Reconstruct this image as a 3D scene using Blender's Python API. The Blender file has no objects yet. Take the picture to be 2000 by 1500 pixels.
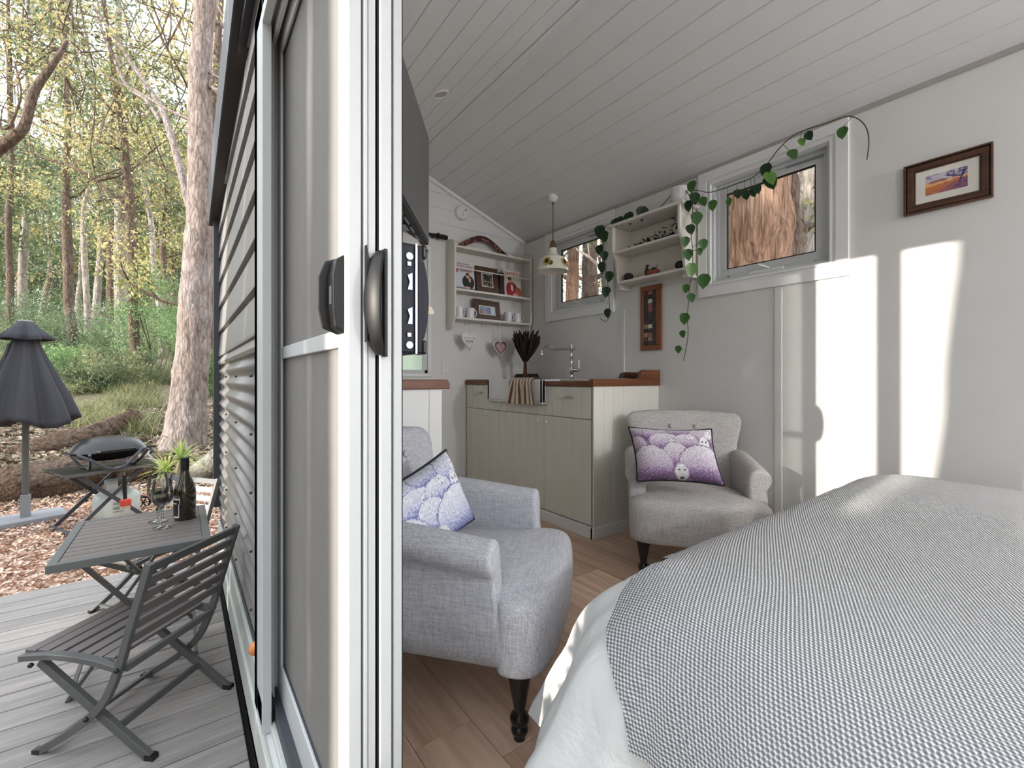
import bpy, bmesh, math, random
import numpy as np
from mathutils import Vector, Matrix, noise
PI = math.pi
random.seed(7); RNG = np.random.default_rng(7)
SC = bpy.context.scene
COL = SC.collection

# ------------------------------------------------------------------ camera, world, sun, exposure
TH = math.radians(36.55); CH = 1.05; FPX = 870.0
FW = Vector((math.sin(TH), math.cos(TH), 0)); RT = Vector((math.cos(TH), -math.sin(TH), 0))
cam_d = bpy.data.cameras.new('camera'); cam = bpy.data.objects.new('camera', cam_d); COL.objects.link(cam)
cam.location = (0, 0, CH); cam.rotation_euler = (PI/2, 0, -TH)
cam_d.sensor_width = 36; cam_d.lens = FPX/2000*36; cam_d.shift_y = -0.005
cam_d.clip_start = 0.02; cam_d.clip_end = 400
SC.camera = cam

wd = bpy.data.worlds.new('sky'); SC.world = wd; wd.use_nodes = True
nt = wd.node_tree; bg = nt.nodes['Background']
tc = nt.nodes.new('ShaderNodeTexCoord'); sx = nt.nodes.new('ShaderNodeSeparateXYZ'); rp = nt.nodes.new('ShaderNodeValToRGB')
nt.links.new(tc.outputs['Generated'], sx.inputs[0]); nt.links.new(sx.outputs['Z'], rp.inputs[0])
rp.color_ramp.elements[0].position = 0.0; rp.color_ramp.elements[0].color = (0.97, 0.98, 1.0, 1)
rp.color_ramp.elements[1].position = 0.9; rp.color_ramp.elements[1].color = (0.84, 0.91, 1.0, 1)
nt.links.new(rp.outputs[0], bg.inputs[0]); bg.inputs[1].default_value = 2.3

sun_d = bpy.data.lights.new('sun', 'SUN'); sun = bpy.data.objects.new('sun', sun_d); COL.objects.link(sun)
SUN_DIR = Vector((1, 0.06, -0.155)).normalized()
sun.rotation_euler = SUN_DIR.to_track_quat('-Z', 'Y').to_euler()
sun_d.energy = 6.5; sun_d.angle = math.radians(0.6); sun_d.color = (1.0, 0.92, 0.82)

SC.view_settings.view_transform = 'Standard'; SC.view_settings.look = 'None'
SC.view_settings.gamma = 1.0; SC.view_settings.use_curve_mapping = False
SC.view_settings.exposure = 0.42

# ------------------------------------------------------------------ helpers
def S(r, g, b):
    f = lambda c: ((c/255)/12.92 if c/255 <= 0.04045 else ((c/255+0.055)/1.055)**2.4)
    return (f(r), f(g), f(b), 1)

def ray(px, py):
    return FW + RT*((px-1000)/FPX) + Vector((0, 0, -(py-740)/FPX))
def W(px, py, depth):                       # a point at a distance along the view
    return Vector((0, 0, CH)) + ray(px, py)*depth

class Mat:
    def __init__(s, name, col, rough=0.6, metal=0.0, spec=0.5):
        s.m = bpy.data.materials.new(name); s.m.use_nodes = True
        s.nt = s.m.node_tree; s.b = s.nt.nodes['Principled BSDF']
        s.b.inputs['Base Color'].default_value = col; s.b.inputs['Roughness'].default_value = rough
        s.b.inputs['Metallic'].default_value = metal; s.b.inputs['Specular IOR Level'].default_value = spec
        s._tc = None
    def n(s, t, **k):
        x = s.nt.nodes.new(t)
        for a, v in k.items(): setattr(x, a, v)
        return x
    def l(s, a, b): s.nt.links.new(a, b)
    def coord(s, scale=(1, 1, 1), rot=(0, 0, 0), out='Object'):
        t = s.n('ShaderNodeTexCoord'); m = s.n('ShaderNodeMapping')
        m.inputs['Scale'].default_value = scale; m.inputs['Rotation'].default_value = rot
        s.l(t.outputs[out], m.inputs[0]); return m.outputs[0]
    def noise(s, vec, scale=5, detail=4, rough=0.55, dist=0.0):
        x = s.n('ShaderNodeTexNoise'); s.l(vec, x.inputs['Vector'])
        x.inputs['Scale'].default_value = scale; x.inputs['Detail'].default_value = detail
        x.inputs['Roughness'].default_value = rough; x.inputs['Distortion'].default_value = dist
        return x.outputs['Fac']
    def ramp(s, fac, stops):
        r = s.n('ShaderNodeValToRGB'); s.l(fac, r.inputs[0]); e = r.color_ramp.elements
        while len(e) < len(stops): e.new(0.5)
        for i, (p, c) in enumerate(stops): e[i].position = p; e[i].color = c
        return r.outputs[0]
    def mix(s, a, b, fac=0.5, mode='MIX'):
        x = s.n('ShaderNodeMixRGB', blend_type=mode)
        for i, v in ((0, fac), (1, a), (2, b)):
            if hasattr(v, 'links'): s.l(v, x.inputs[i])
            else: x.inputs[i].default_value = v
        return x.outputs[0]
    def math(s, op, a, b=0.5):
        x = s.n('ShaderNodeMath', operation=op)
        for i, v in ((0, a), (1, b)):
            if hasattr(v, 'links'): s.l(v, x.inputs[i])
            else: x.inputs[i].default_value = v
        return x.outputs[0]
    def color(s, c): s.l(c, s.b.inputs['Base Color']); return s
    def bump(s, h, strength=0.3, dist=0.01):
        x = s.n('ShaderNodeBump'); x.inputs['Strength'].default_value = strength; x.inputs['Distance'].default_value = dist
        s.l(h, x.inputs['Height']); s.l(x.outputs[0], s.b.inputs['Normal']); return s

def plain(name, col, rough=0.6, metal=0.0, var=0.06, scale=6, bump=0.0, spec=0.5):
    m = Mat(name, col, rough, metal, spec); v = m.coord()
    f = m.noise(v, scale, 3)
    c0 = tuple(max(0, c*(1-var)) for c in col[:3])+(1,); c1 = tuple(min(1, c*(1+var)) for c in col[:3])+(1,)
    m.color(m.ramp(f, [(0.3, c0), (0.7, c1)]))
    if bump: m.bump(m.noise(v, scale*8, 3), bump, 0.004)
    return m.m
def wood(name, c0, c1, axis=1, rough=0.5, scale=1.0, bump=0.15, knots=False, rnd=0.0):
    m = Mat(name, c0, rough)
    sc = [9, 9, 9]; sc[axis] = 0.55
    v = m.coord([k*scale for k in sc])
    if rnd:
        oi = m.n('ShaderNodeObjectInfo'); ad = m.n('ShaderNodeVectorMath', operation='ADD')
        ml = m.n('ShaderNodeVectorMath', operation='SCALE'); cx = m.n('ShaderNodeCombineXYZ')
        for i in range(3): m.l(oi.outputs['Random'], cx.inputs[i])
        m.l(cx.outputs[0], ml.inputs[0]); ml.inputs['Scale'].default_value = 37
        m.l(v, ad.inputs[0]); m.l(ml.outputs[0], ad.inputs[1]); v = ad.outputs[0]
    f = m.noise(v, 1.6, 6, 0.62, 1.3); g = m.noise(v, 9, 3, 0.6, 0.5)
    c = m.ramp(f, [(0.28, c1), (0.72, c0)]); c = m.mix(c, m.ramp(g, [(0.35, (0.55, 0.5, 0.45, 1)), (0.6, (1, 1, 1, 1))]), 0.35, 'MULTIPLY')
    if rnd:
        rr = m.ramp(oi.outputs['Random'], [(0, (1-rnd, 1-rnd, 1-rnd, 1)), (1, (1+rnd*0.3, 1+rnd*0.3, 1+rnd*0.3, 1))])
        c = m.mix(c, rr, 1.0, 'MULTIPLY')
    m.color(c)
    if bump: m.bump(g, bump, 0.002)
    return m.m
def vcol(name, rough=0.7, tint=None, spec=0.4, alpha=False, trans=0.0):
    m = Mat(name, (1, 1, 1, 1), rough, 0, spec)
    a = m.n('ShaderNodeVertexColor', layer_name='Col'); c = a.outputs[0]
    if tint:
        c = m.mix(c, m.ramp(m.noise(m.coord(), tint, 3), [(0.3, (0.75, 0.75, 0.75, 1)), (0.7, (1.1, 1.1, 1.1, 1))]), 1.0, 'MULTIPLY')
    m.color(c)
    if trans:
        tr = m.n('ShaderNodeBsdfTranslucent'); mx = m.n('ShaderNodeMixShader'); mx.inputs[0].default_value = trans
        m.l(c, tr.inputs[0]); m.l(m.b.outputs[0], mx.inputs[1]); m.l(tr.outputs[0], mx.inputs[2])
        m.l(mx.outputs[0], m.nt.nodes['Material Output'].inputs[0])
    return m.m
def linen(name, col, dark, sc=1.0):
    m = Mat(name, col, 0.95, 0, 0.15)
    a = m.noise(m.coord((14*sc, 300*sc, 300*sc)), 1, 3, 0.7); b = m.noise(m.coord((300*sc, 14*sc, 300*sc)), 1, 3, 0.7)
    c = m.noise(m.coord((260*sc, 260*sc, 16*sc)), 1, 3, 0.7)
    f = m.math('ADD', m.math('ADD', a, b), c); f = m.math('MULTIPLY', f, 0.333)
    m.color(m.ramp(f, [(0.38, dark), (0.5, tuple((x+y)/2 for x, y in zip(col, dark))), (0.6, col)]))
    m.bump(f, 0.35, 0.003); return m.m

class MB:
    """collects shapes and links them as ONE mesh object"""
    def __init__(s): s.v = []; s.f = []; s.c = None
    def add(s, vs, fs):
        n = len(s.v); s.v += [tuple(v) for v in vs]; s.f += [tuple(i+n for i in f) for f in fs]; return s
    def box(s, lo, hi, M=None):
        x0, y0, z0 = lo; x1, y1, z1 = hi
        vs = [(x0,y0,z0),(x1,y0,z0),(x1,y1,z0),(x0,y1,z0),(x0,y0,z1),(x1,y0,z1),(x1,y1,z1),(x0,y1,z1)]
        if M is not None: vs = [M @ Vector(v) for v in vs]
        return s.add(vs, [(3,2,1,0),(4,5,6,7),(0,1,5,4),(1,2,6,5),(2,3,7,6),(3,0,4,7)])
    def bar(s, p, q, w, h, up=(0, 0, 1)):
        p = Vector(p); q = Vector(q); d = (q-p).normalized(); u = Vector(up)
        if abs(d.dot(u)) > 0.98: u = Vector((1, 0, 0))
        a = d.cross(u).normalized(); b = a.cross(d).normalized()
        vs = []
        for e in (p, q):
            for i, j in ((-1,-1),(1,-1),(1,1),(-1,1)): vs.append(e+a*(w/2*i)+b*(h/2*j))
        return s.add(vs, [(0,1,2,3),(7,6,5,4),(1,0,4,5),(2,1,5,6),(3,2,6,7),(0,3,7,4)])
    def loft(s, loops, cap=True, closed=True):
        n = len(loops[0]); vs = [p for L in loops for p in L]; fs = []
        for i in range(len(loops)-1):
            for j in range(n if closed else n-1):
                k = (j+1) % n; fs.append((i*n+j, i*n+k, (i+1)*n+k, (i+1)*n+j))
        if cap and closed: fs.append(tuple(range(n-1, -1, -1))); fs.append(tuple((len(loops)-1)*n+j for j in range(n)))
        return s.add(vs, fs)
    def tube(s, pts, r, n=8, cap=True, wob=0.0, flat=1.0):
        pts = [Vector(p) for p in pts]; m = len(pts)
        rs = r if hasattr(r, '__len__') else [r]*m
        loops = []; t0 = (pts[1]-pts[0]).normalized(); u = Vector((0, 0, 1)) if abs(t0.z) < 0.9 else Vector((1, 0, 0))
        a = t0.cross(u).normalized()
        for i, p in enumerate(pts):
            t = (pts[min(i+1, m-1)]-pts[max(i-1, 0)]).normalized()
            a = (a-t*a.dot(t)).normalized(); b = t.cross(a)
            L = []
            for j in range(n):
                an = 2*PI*j/n; rr = rs[i]*(1+(wob*(noise.noise(p*3+Vector((j*1.7, 0, 0)))) if wob else 0))
                L.append(p+a*(math.cos(an)*rr)+b*(math.sin(an)*rr*flat))
            loops.append(L)
        return s.loft(loops, cap)
    def lathe(s, prof, c=(0, 0, 0), n=20, cap=True, M=None):
        loops = []
        for r, z in prof:
            L = [Vector((math.cos(2*PI*j/n)*r, math.sin(2*PI*j/n)*r, z)) for j in range(n)]
            if M is not None: L = [M @ p for p in L]
            loops.append([p+Vector(c) for p in L])
        return s.loft(loops, cap)
    def prism(s, poly, axis, lo, hi):
        def P(a, b, w): return {0: (w, a, b), 1: (a, w, b), 2: (a, b, w)}[axis]
        return s.loft([[P(a, b, lo) for a, b in poly], [P(a, b, hi) for a, b in poly]])
    def ball(s, c, r, n=10, sc=(1, 1, 1)):
        loops = []
        for i in range(1, n):
            a = PI*i/n
            loops.append([Vector(c)+Vector((math.cos(2*PI*j/n)*math.sin(a)*r*sc[0], math.sin(2*PI*j/n)*math.sin(a)*r*sc[1], -math.cos(a)*r*sc[2])) for j in range(n)])
        return s.loft(loops)
    def obj(s, name, mat, parent=None, smooth=False, bevel=0, sub=0, world=True, split=None):
        me = bpy.data.meshes.new(name); me.from_pydata(s.v, [], s.f)
        bm = bmesh.new(); bm.from_mesh(me); bmesh.ops.recalc_face_normals(bm, faces=bm.faces); bm.to_mesh(me); bm.free()
        return link(name, me, mat, parent, smooth, bevel, sub, world)

def link(name, me, mat, parent=None, smooth=False, bevel=0, sub=0, world=True):
    o = bpy.data.objects.new(name, me); COL.objects.link(o)
    if mat: me.materials.append(mat)
    if smooth:
        me.polygons.foreach_set('use_smooth', [True]*len(me.polygons))
        if smooth != 'all':
            try: me.set_sharp_from_angle(angle=math.radians(48))
            except Exception: pass
    if bevel:
        b = o.modifiers.new('bevel', 'BEVEL'); b.width = bevel; b.segments = 2; b.limit_method = 'ANGLE'; b.angle_limit = math.radians(40)
    if sub:
        b = o.modifiers.new('sub', 'SUBSURF'); b.levels = sub; b.render_levels = sub
    if parent:
        o.parent = parent
        if world: o.matrix_parent_inverse = Matrix.LocRotScale(parent.location, parent.rotation_euler, parent.scale).inverted()
    return o

def thing(name, label, cat, loc=(0, 0, 0), rz=0, group=None):
    o = bpy.data.objects.new(name, None); COL.objects.link(o); o.location = loc; o.rotation_euler = (0, 0, rz)
    o.empty_display_size = 0.05
    return tag(o, label, cat, group)
def tag(o, label, cat, group=None):
    o['label'] = label; o['category'] = cat
    if group: o['group'] = group
    return o
def struct(o): o['kind'] = 'structure'; return o
def stuff(o): o['kind'] = 'stuff'; return o
def dup(root, loc=None, rz=None, label=None):
    c = root.copy(); COL.objects.link(c)
    if loc is not None: c.location = loc
    if rz is not None: c.rotation_euler = (0, 0, rz)
    if label: c['label'] = label
    for ch in root.children:
        k = ch.copy(); COL.objects.link(k); k.parent = c
        for g in ch.children:
            d = g.copy(); COL.objects.link(d); d.parent = k
    return c
def bulk(name, V, F4, mat, colors=None, parent=None, smooth=False):
    """big meshes of quads from numpy arrays; colors is one colour per quad"""
    me = bpy.data.meshes.new(name); V = np.asarray(V, np.float32); F4 = np.asarray(F4, np.int32)
    me.vertices.add(len(V)); me.vertices.foreach_set('co', V.ravel())
    me.loops.add(F4.size); me.loops.foreach_set('vertex_index', F4.ravel())
    me.polygons.add(len(F4)); me.polygons.foreach_set('loop_start', np.arange(0, F4.size, 4, dtype=np.int32))
    me.update(calc_edges=True); me.validate()
    if colors is not None:
        ca = me.color_attributes.new('Col', 'FLOAT_COLOR', 'CORNER')
        c = np.repeat(np.asarray(colors, np.float32), 4, axis=0)
        if c.shape[1] == 3: c = np.concatenate([c, np.ones((len(c), 1), np.float32)], 1)
        ca.data.foreach_set('color', c.ravel())
    return link(name, me, mat, parent, smooth)
def picture(name, mat, parent, o, ux, uy, w, h, fn, nx=60, ny=60, world=True, off=None):
    """a flat print: grid from origin o along ux, uy, coloured by fn(u, v)"""
    o = Vector(o); ux = Vector(ux); uy = Vector(uy); V = []; F = []
    for j in range(ny+1):
        for i in range(nx+1): V.append(o+ux*(w*i/nx)+uy*(h*j/ny))
    for j in range(ny):
        for i in range(nx): a = j*(nx+1)+i; F.append((a, a+1, a+nx+2, a+nx+1))
    me = bpy.data.meshes.new(name); me.from_pydata(V, [], F); paint(me, [fn(i/nx, j/ny) for j in range(ny+1) for i in range(nx+1)])
    return link(name, me, mat, parent, world=world)
def paint(me, cols):
    ca = me.color_attributes.new('Col', 'FLOAT_COLOR', 'POINT')
    ca.data.foreach_set('color', np.array([tuple(c[:3])+(1,) for c in cols], np.float32).ravel())
def text(name, body, mat, parent, loc, ux, uy, size, world=True, width=None):
    cu = bpy.data.curves.new(name, 'FONT'); cu.body = body; cu.size = size; cu.extrude = 0.0004; cu.resolution_u = 2
    t = bpy.data.objects.new('tmp', cu); COL.objects.link(t)
    bpy.context.view_layer.update()
    me = bpy.data.meshes.new_from_object(t.evaluated_get(bpy.context.evaluated_depsgraph_get()))
    ux = Vector(ux).normalized(); uy = Vector(uy).normalized(); uz = ux.cross(uy)
    xs = [v.co.x for v in me.vertices]; k = (width/(max(xs)-min(xs))) if width else 1
    M = Matrix((ux*k, uy, uz)).transposed().to_4x4(); M.translation = Vector(loc)
    me.transform(M); bpy.data.objects.remove(t)
    return link(name, me, mat, parent, world=world)
def mixc(a, b, t): return tuple(x+(y-x)*t for x, y in zip(a, b))
def catmull(pts, n=6):
    P = [Vector(p) for p in pts]; P = [P[0]*2-P[1]]+P+[P[-1]*2-P[-2]]; out = []
    for i in range(1, len(P)-2):
        for k in range(n):
            t = k/n; a, b, c, d = P[i-1], P[i], P[i+1], P[i+2]
            out.append(0.5*((2*b)+(c-a)*t+(2*a-5*b+4*c-d)*t*t+(3*b-a-3*c+d)*t**3))
    out.append(P[-2]); return out
def lerp_list(a, n):
    return [float(x) for x in np.interp(np.linspace(0, len(a)-1, n), range(len(a)), a)]

# ------------------------------------------------------------------ materials
WALL = plain('wall_paint', S(216, 215, 213), 0.55, var=0.015)
CEIL = plain('ceiling_paint', S(216, 217, 218), 0.5, var=0.015)
TRIM = plain('white_gloss_trim', S(228, 228, 228), 0.35, var=0.01)
FRAME = plain('white_powdercoat', S(200, 202, 203), 0.35, var=0.01)
CREAM = plain('cream_cabinet_paint', S(220, 217, 208), 0.5, var=0.015)
SHELFW = plain('ivory_shelf_paint', S(218, 213, 205), 0.5, var=0.02)
BLACK = plain('black_plastic', S(24, 23, 24), 0.45, var=0.1, spec=0.35)
DARKGAP = plain('black_seal_and_gap', S(14, 14, 14), 0.8)
OAK = wood('oak_plank', S(240, 208, 184), S(196, 160, 136), 1, 0.45, 0.55, 0.2, rnd=0.2)
DECKM = wood('grey_composite_board', S(166, 161, 157), S(134, 129, 126), 0, 0.75, 1.6, 0.3, rnd=0.08)
REDWOOD = wood('jarrah_worktop', S(134, 78, 44), S(84, 42, 22), 1, 0.35, 1.2, 0.1)
REDWOODX = wood('jarrah_worktop_cross', S(134, 78, 44), S(84, 42, 22), 0, 0.35, 1.2, 0.1)
DARKWOOD = wood('dark_frame_wood', S(92, 58, 38), S(58, 34, 22), 1, 0.4, 2, 0.1)
SIDING = plain('grey_steel_cladding', S(128, 125, 122), 0.38, metal=0.0, var=0.03, scale=2)
CHAR = plain('charcoal_steel', S(62, 64, 70), 0.5, var=0.05)
SOFFIT = plain('dark_brown_soffit', S(46, 42, 41), 0.6)
ALU = plain('grey_painted_aluminium', S(104, 106, 106), 0.45, 0.2, var=0.05)
SLAT = wood('grey_brown_slat', S(126, 116, 112), S(98, 90, 87), 0, 0.6, 3, 0.2)
FABRIC = linen('grey_linen_upholstery', S(208, 209, 216), S(150, 150, 158))
FABRICW = linen('warm_grey_linen_upholstery', S(208, 204, 201), S(150, 146, 144))
GLOSSB = plain('black_lacquer', S(24, 23, 24), 0.22)
GREEN = vcol('leaf_green', 0.35)
PRINT = vcol('printed_paper', 0.6)
CHROME = Mat('chrome', (0.55, 0.55, 0.55, 1), 0.15, 1.0).m
SILVER = plain('silver_hardware', S(150, 156, 168), 0.35, 0.8)
WHITEP = plain('white_plastic', S(222, 221, 218), 0.4, var=0.01)
PAPER0 = plain('lamp_shade_paper', S(230, 226, 218), 0.8)
CERAM = plain('white_ceramic', S(222, 222, 224), 0.25, var=0.01)
def glassmat(name, tint=(1, 1, 1, 1), refl=0.12, ior=1.45):
    m = Mat(name, tint, 0); g = m.n('ShaderNodeBsdfGlossy'); g.inputs['Roughness'].default_value = 0.02
    t = m.n('ShaderNodeBsdfTransparent'); t.inputs[0].default_value = tint; mx = m.n('ShaderNodeMixShader')
    lw = m.n('ShaderNodeLayerWeight'); lw.inputs[0].default_value = 0.25
    mr = m.math('MULTIPLY', lw.outputs['Fresnel'], refl*5)
    mr = m.math('MINIMUM', mr, 0.9)
    m.l(mr, mx.inputs[0]); m.l(t.outputs[0], mx.inputs[1]); m.l(g.outputs[0], mx.inputs[2])
    m.l(mx.outputs[0], m.nt.nodes['Material Output'].inputs[0]); return m.m
GLASS = glassmat('window_glass', (0.97, 0.98, 0.98, 1), 0.10)
GLASS2 = glassmat('clear_glass', (0.96, 0.97, 0.97, 1), 0.3)
def bark(name, c0, c1, sc=1.0, stretch=0.25, bump=0.9):
    m = Mat(name, c0, 0.9, 0, 0.1); v = m.coord((7*sc, 7*sc, 7*sc*stretch))
    f = m.noise(v, 2.2, 6, 0.7, 0.6); g = m.noise(m.coord((1, 1, 0.6)), 1.3, 2)
    v2 = m.n('ShaderNodeTexVoronoi', feature='DISTANCE_TO_EDGE'); m.l(v, v2.inputs['Vector']); v2.inputs['Scale'].default_value = 2.5
    c = m.ramp(f, [(0.33, c1), (0.6, c0)])
    c = m.mix(c, m.ramp(g, [(0.35, (0.8, 0.72, 0.66, 1)), (0.65, (1.05, 1.05, 1.05, 1))]), 0.8, 'MULTIPLY')
    c = m.mix(c, m.ramp(v2.outputs[0], [(0.0, (0.45, 0.4, 0.37, 1)), (0.14, (1, 1, 1, 1))]), 0.55, 'MULTIPLY')
    m.color(c); m.bump(m.math('ADD', f, v2.outputs[0]), bump, 0.03); return m.m
BARK = bark('grey_gum_bark', S(168, 158, 154), S(104, 96, 92))
BARKD = bark('brown_bark', S(130, 116, 106), S(76, 66, 60), 1.3)
BARKP = bark('pale_gum_bark', S(182, 176, 170), S(132, 126, 120), 0.7)
BARKS = bark('stringy_bark', S(186, 152, 128), S(92, 70, 58), 1.6, 0.08, 1.0)
LOGM = bark('weathered_log', S(120, 104, 92), S(62, 52, 46), 0.9, 1.0)
# ------------------------------------------------------------------ the cabin shell
XW, YE = 2.863, 3.65            # long wall, end wall
XI, XF = 0.36, 0.23             # inner and outer face of the door wall
RX, RZ, SLP = 1.60, 2.925, 0.362  # ridge
def ceil_z(x): return RZ-SLP*abs(x-RX)
YN = -2.6

fl = struct(thing('floor', 'brown oak plank floor running the length of the cabin', 'floor'))
del fl['category']
b = MB(); b.box((XI-0.1, YN, -0.06), (XW, YE, -0.012)); sb = b.obj('subfloor', DARKGAP, fl)
i = 0; x = XI-0.02
while x < XW-0.01:
    x1 = min(x+0.188, XW-0.002); y = YN+RNG.uniform(-1.2, 0)
    while y < YE-0.01:
        y1 = min(y+RNG.uniform(1.1, 1.9), YE-0.002); ya = max(y, YN)
        if y1-ya > 0.05:
            b = MB(); b.box((x+0.001, ya+0.001, -0.012), (x1-0.001, y1-0.001, 0)); b.obj('plank', OAK, fl)
        y = y1
    x = x1

# ceiling of tongue and groove boards
ce = struct(thing('ceiling', 'white tongue and groove pitched ceiling', 'ceiling')); del ce['category']
def board(x0, x1, th=0.012, gap=0.003):
    """one lining board between x0 and x1 following the slope, with bevelled edges"""
    b = MB(); d = 0.006
    xs = [x0, x0+gap, x1-gap, x1]
    low = [(xs[0], ceil_z(xs[0])+d), (xs[1], ceil_z(xs[1])), (xs[2], ceil_z(xs[2])), (xs[3], ceil_z(xs[3])+d)]
    up = [(xs[3], ceil_z(xs[3])+th+d), (xs[0], ceil_z(xs[0])+th+d)]
    b.prism(low+up, 1, YN, YE); return b
nb = 10
for k in range(nb):
    w = (XW-RX-0.02)/nb; board(RX+0.02+k*w, RX+0.02+(k+1)*w).obj('board', CEIL, ce)
nb = 10
for k in range(nb):
    w = (RX-0.02-XI)/nb; board(XI+k*w, XI+(k+1)*w).obj('board', CEIL, ce)
b = MB(); b.prism([(RX-0.03, ceil_z(RX-0.03)-0.004), (RX, RZ-0.008), (RX+0.03, ceil_z(RX+0.03)-0.004), (RX, RZ+0.03)], 1, YN, YE); b.obj('ridge_strip', CEIL, ce)
b = MB()
b.prism([(XI-0.17, ceil_z(XI-0.17)+0.03), (RX, RZ+0.04), (XW+0.12, ceil_z(XW+0.12)+0.03), (XW+0.12, ceil_z(XW+0.12)+0.12), (RX, RZ+0.14), (XI-0.17, ceil_z(XI-0.17)+0.12)], 1, YN-0.1, YE+0.22)
struct(b.obj('roof', CHAR))

# back wall with two awning windows
WIN = [(0.836, 1.697), (2.440, 3.299)]; WZ = (1.602, 2.445); AR = 0.085   # outer architrave limits
wb = struct(thing('wall_back', 'pale grey lined back wall', 'wall')); del wb['category']
TOPW = ceil_z(XW)+0.03
ys = [YN, WIN[0][0]+AR, WIN[0][1]-AR, WIN[1][0]+AR, WIN[1][1]-AR, YE+0.1]
b = MB(); zc = (WZ[0]+AR, WZ[1]-AR)
b.box((XW, YN, -0.3), (XW+0.11, YE+0.1, zc[0])); b.box((XW, YN, zc[1]), (XW+0.11, YE+0.1, TOPW))
for k in (0, 2, 4): b.box((XW, ys[k], zc[0]), (XW+0.11, ys[k+1], zc[1]))
b.obj('panel', WALL, wb)
for yb_ in (0.02, 1.19, 2.36):
    b = MB(); zt = WZ[0]
    b.prism([(XW, yb_-0.022), (XW-0.006, yb_-0.019), (XW-0.006, yb_+0.019), (XW, yb_+0.022)], 2, 0.0, zt if yb_ > 0.5 else TOPW)
    b.obj('cover_strip', WALL, wb)
b = MB(); b.box((XW-0.012, YN, 0), (XW, 2.0, 0.09)); struct(b.obj('baseboard_back', TRIM, bevel=0.003))
b = MB(); b.box((XW-0.01, YN, TOPW-0.052), (XW-0.0005, YE, TOPW-0.022)); struct(b.obj('trim_1', plain('grey_cornice', S(168, 164, 160), 0.5), bevel=0.002))
b = MB()
zz = [(XI, ceil_z(XI)), (RX, RZ), (XW, ceil_z(XW))]
b.prism([(x, z-0.002) for x, z in zz]+[(x, z-0.035) for x, z in reversed(zz)], 1, YE-0.03, YE); struct(b.obj('trim_2', TRIM, bevel=0.004))

def window(n, y0, y1):
    z0, z1 = WZ
    w = struct(thing('window_%d' % n, 'x', 'window')); del w['category']; w['label'] = ['white awning window showing a huge stringy bark trunk', 'white awning window beyond the pendant lamp'][n-1]
    def ring(b, a0, a1, x0, x1, prof=None):
        # a0: outer inset, a1: inner inset
        for (p0, p1, q0, q1) in ((y0+a0, y1-a0, z0+a0, z0+a1), (y0+a0, y1-a0, z1-a1, z1-a0), (y0+a0, y0+a1, z0+a1, z1-a1), (y1-a1, y1-a0, z0+a1, z1-a1)):
            b.box((x0, p0, q0), (x1, p1, q1))
    b = MB(); ring(b, 0, 0.062, XW-0.018, XW); ring(b, 0.062, 0.075, XW-0.012, XW); ring(b, 0.075, 0.09, XW-0.016, XW+0.02); b.obj('architrave', TRIM, w, bevel=0.003)
    b = MB(); ring(b, 0.085, 0.105, XW+0.0, XW+0.10); ring(b, 0.105, 0.13, XW+0.03, XW+0.10); b.obj('window_frame', FRAME, w, bevel=0.002)
    b = MB(); ring(b, 0.13, 0.172, XW+0.035, XW+0.06); b.obj('sash', FRAME, w, bevel=0.003)
    b = MB(); ring(b, 0.170, 0.178, XW+0.038, XW+0.056); b.obj('glazing_seal', DARKGAP, w)
    b = MB(); b.box((XW+0.044, y0+0.17, z0+0.17), (XW+0.048, y1-0.17, z1-0.17)); b.obj('pane', GLASS, w)
    b = MB(); ym = (y0+y1)/2; b.box((XW+0.008, ym-0.10, z0+0.105), (XW+0.03, ym+0.10, z0+0.122)); b.bar((XW+0.01, ym-0.02, z0+0.125), (XW-0.02, ym+0.03, z0+0.15), 0.014, 0.010); b.obj('winder', WHITEP, w, bevel=0.003)
    b = MB()
    for s in (-1, 1): b.bar((XW+0.03, ym+s*0.25, z0+0.12), (XW+0.04, ym+s*0.25-0.03, z0+0.125), 0.012, 0.008)
    b.bar((XW+0.02, y0+0.13, z1-0.14), (XW+0.03, y0+0.32, z1-0.135), 0.012, 0.008); b.obj('stay', SILVER, w)
window(1, *WIN[0]); window(2, *WIN[1])

# end wall with boards in the gable and a window behind the left bench
we = struct(thing('wall_end', 'grey end wall with white boards in the gable', 'wall')); del we['category']
EW = (0.95, 1.765, 1.10, 2.205); FR = 0.032
b = MB(); ZB = 2.33
b.box((XI, YE, -0.3), (EW[0], YE+0.1, ZB)); b.box((EW[1], YE, -0.3), (XW, YE+0.1, ZB)); b.box((EW[0], YE, -0.3), (EW[1], YE+0.1, EW[2])); b.box((EW[0], YE, EW[3]), (EW[1], YE+0.1, ZB))
b.obj('panel', WALL, we)
z = ZB; bw = 0.137
while z < RZ:
    z1 = min(z+bw, RZ)
    lo = XI if ceil_z(XI) > z+0.02 else RX-(RZ-z)/SLP; hi = XW if ceil_z(XW) > z+0.02 else RX+(RZ-z)/SLP
    if hi-lo > 0.1:
        b = MB(); prof = [(YE+0.0, z+0.004), (YE+0.006, z), (YE+0.1, z), (YE+0.1, z1), (YE+0.006, z1), (YE+0.0, z1-0.004)]
        b.prism([(p[0], p[1]) for p in prof], 0, lo, hi); b.obj('board', CEIL, we)
    z = z1
w3 = struct(thing('window_3', 'white framed end window with bright green outside', 'window')); del w3['category']
b = MB(); x0, x1, z0, z1 = EW
for q in (((x0-0.0, z0-0.0), (x1+0.0, z0+0.03)), ((x0, z1-0.03), (x1, z1)), ((x0, z0), (x0+0.03, z1)), ((x1-0.03, z0), (x1, z1))):
    b.box((q[0][0], YE-0.0, q[0][1]), (q[1][0], YE+0.09, q[1][1]))
b.obj('window_frame', FRAME, w3, bevel=0.003)
b = MB()
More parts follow.
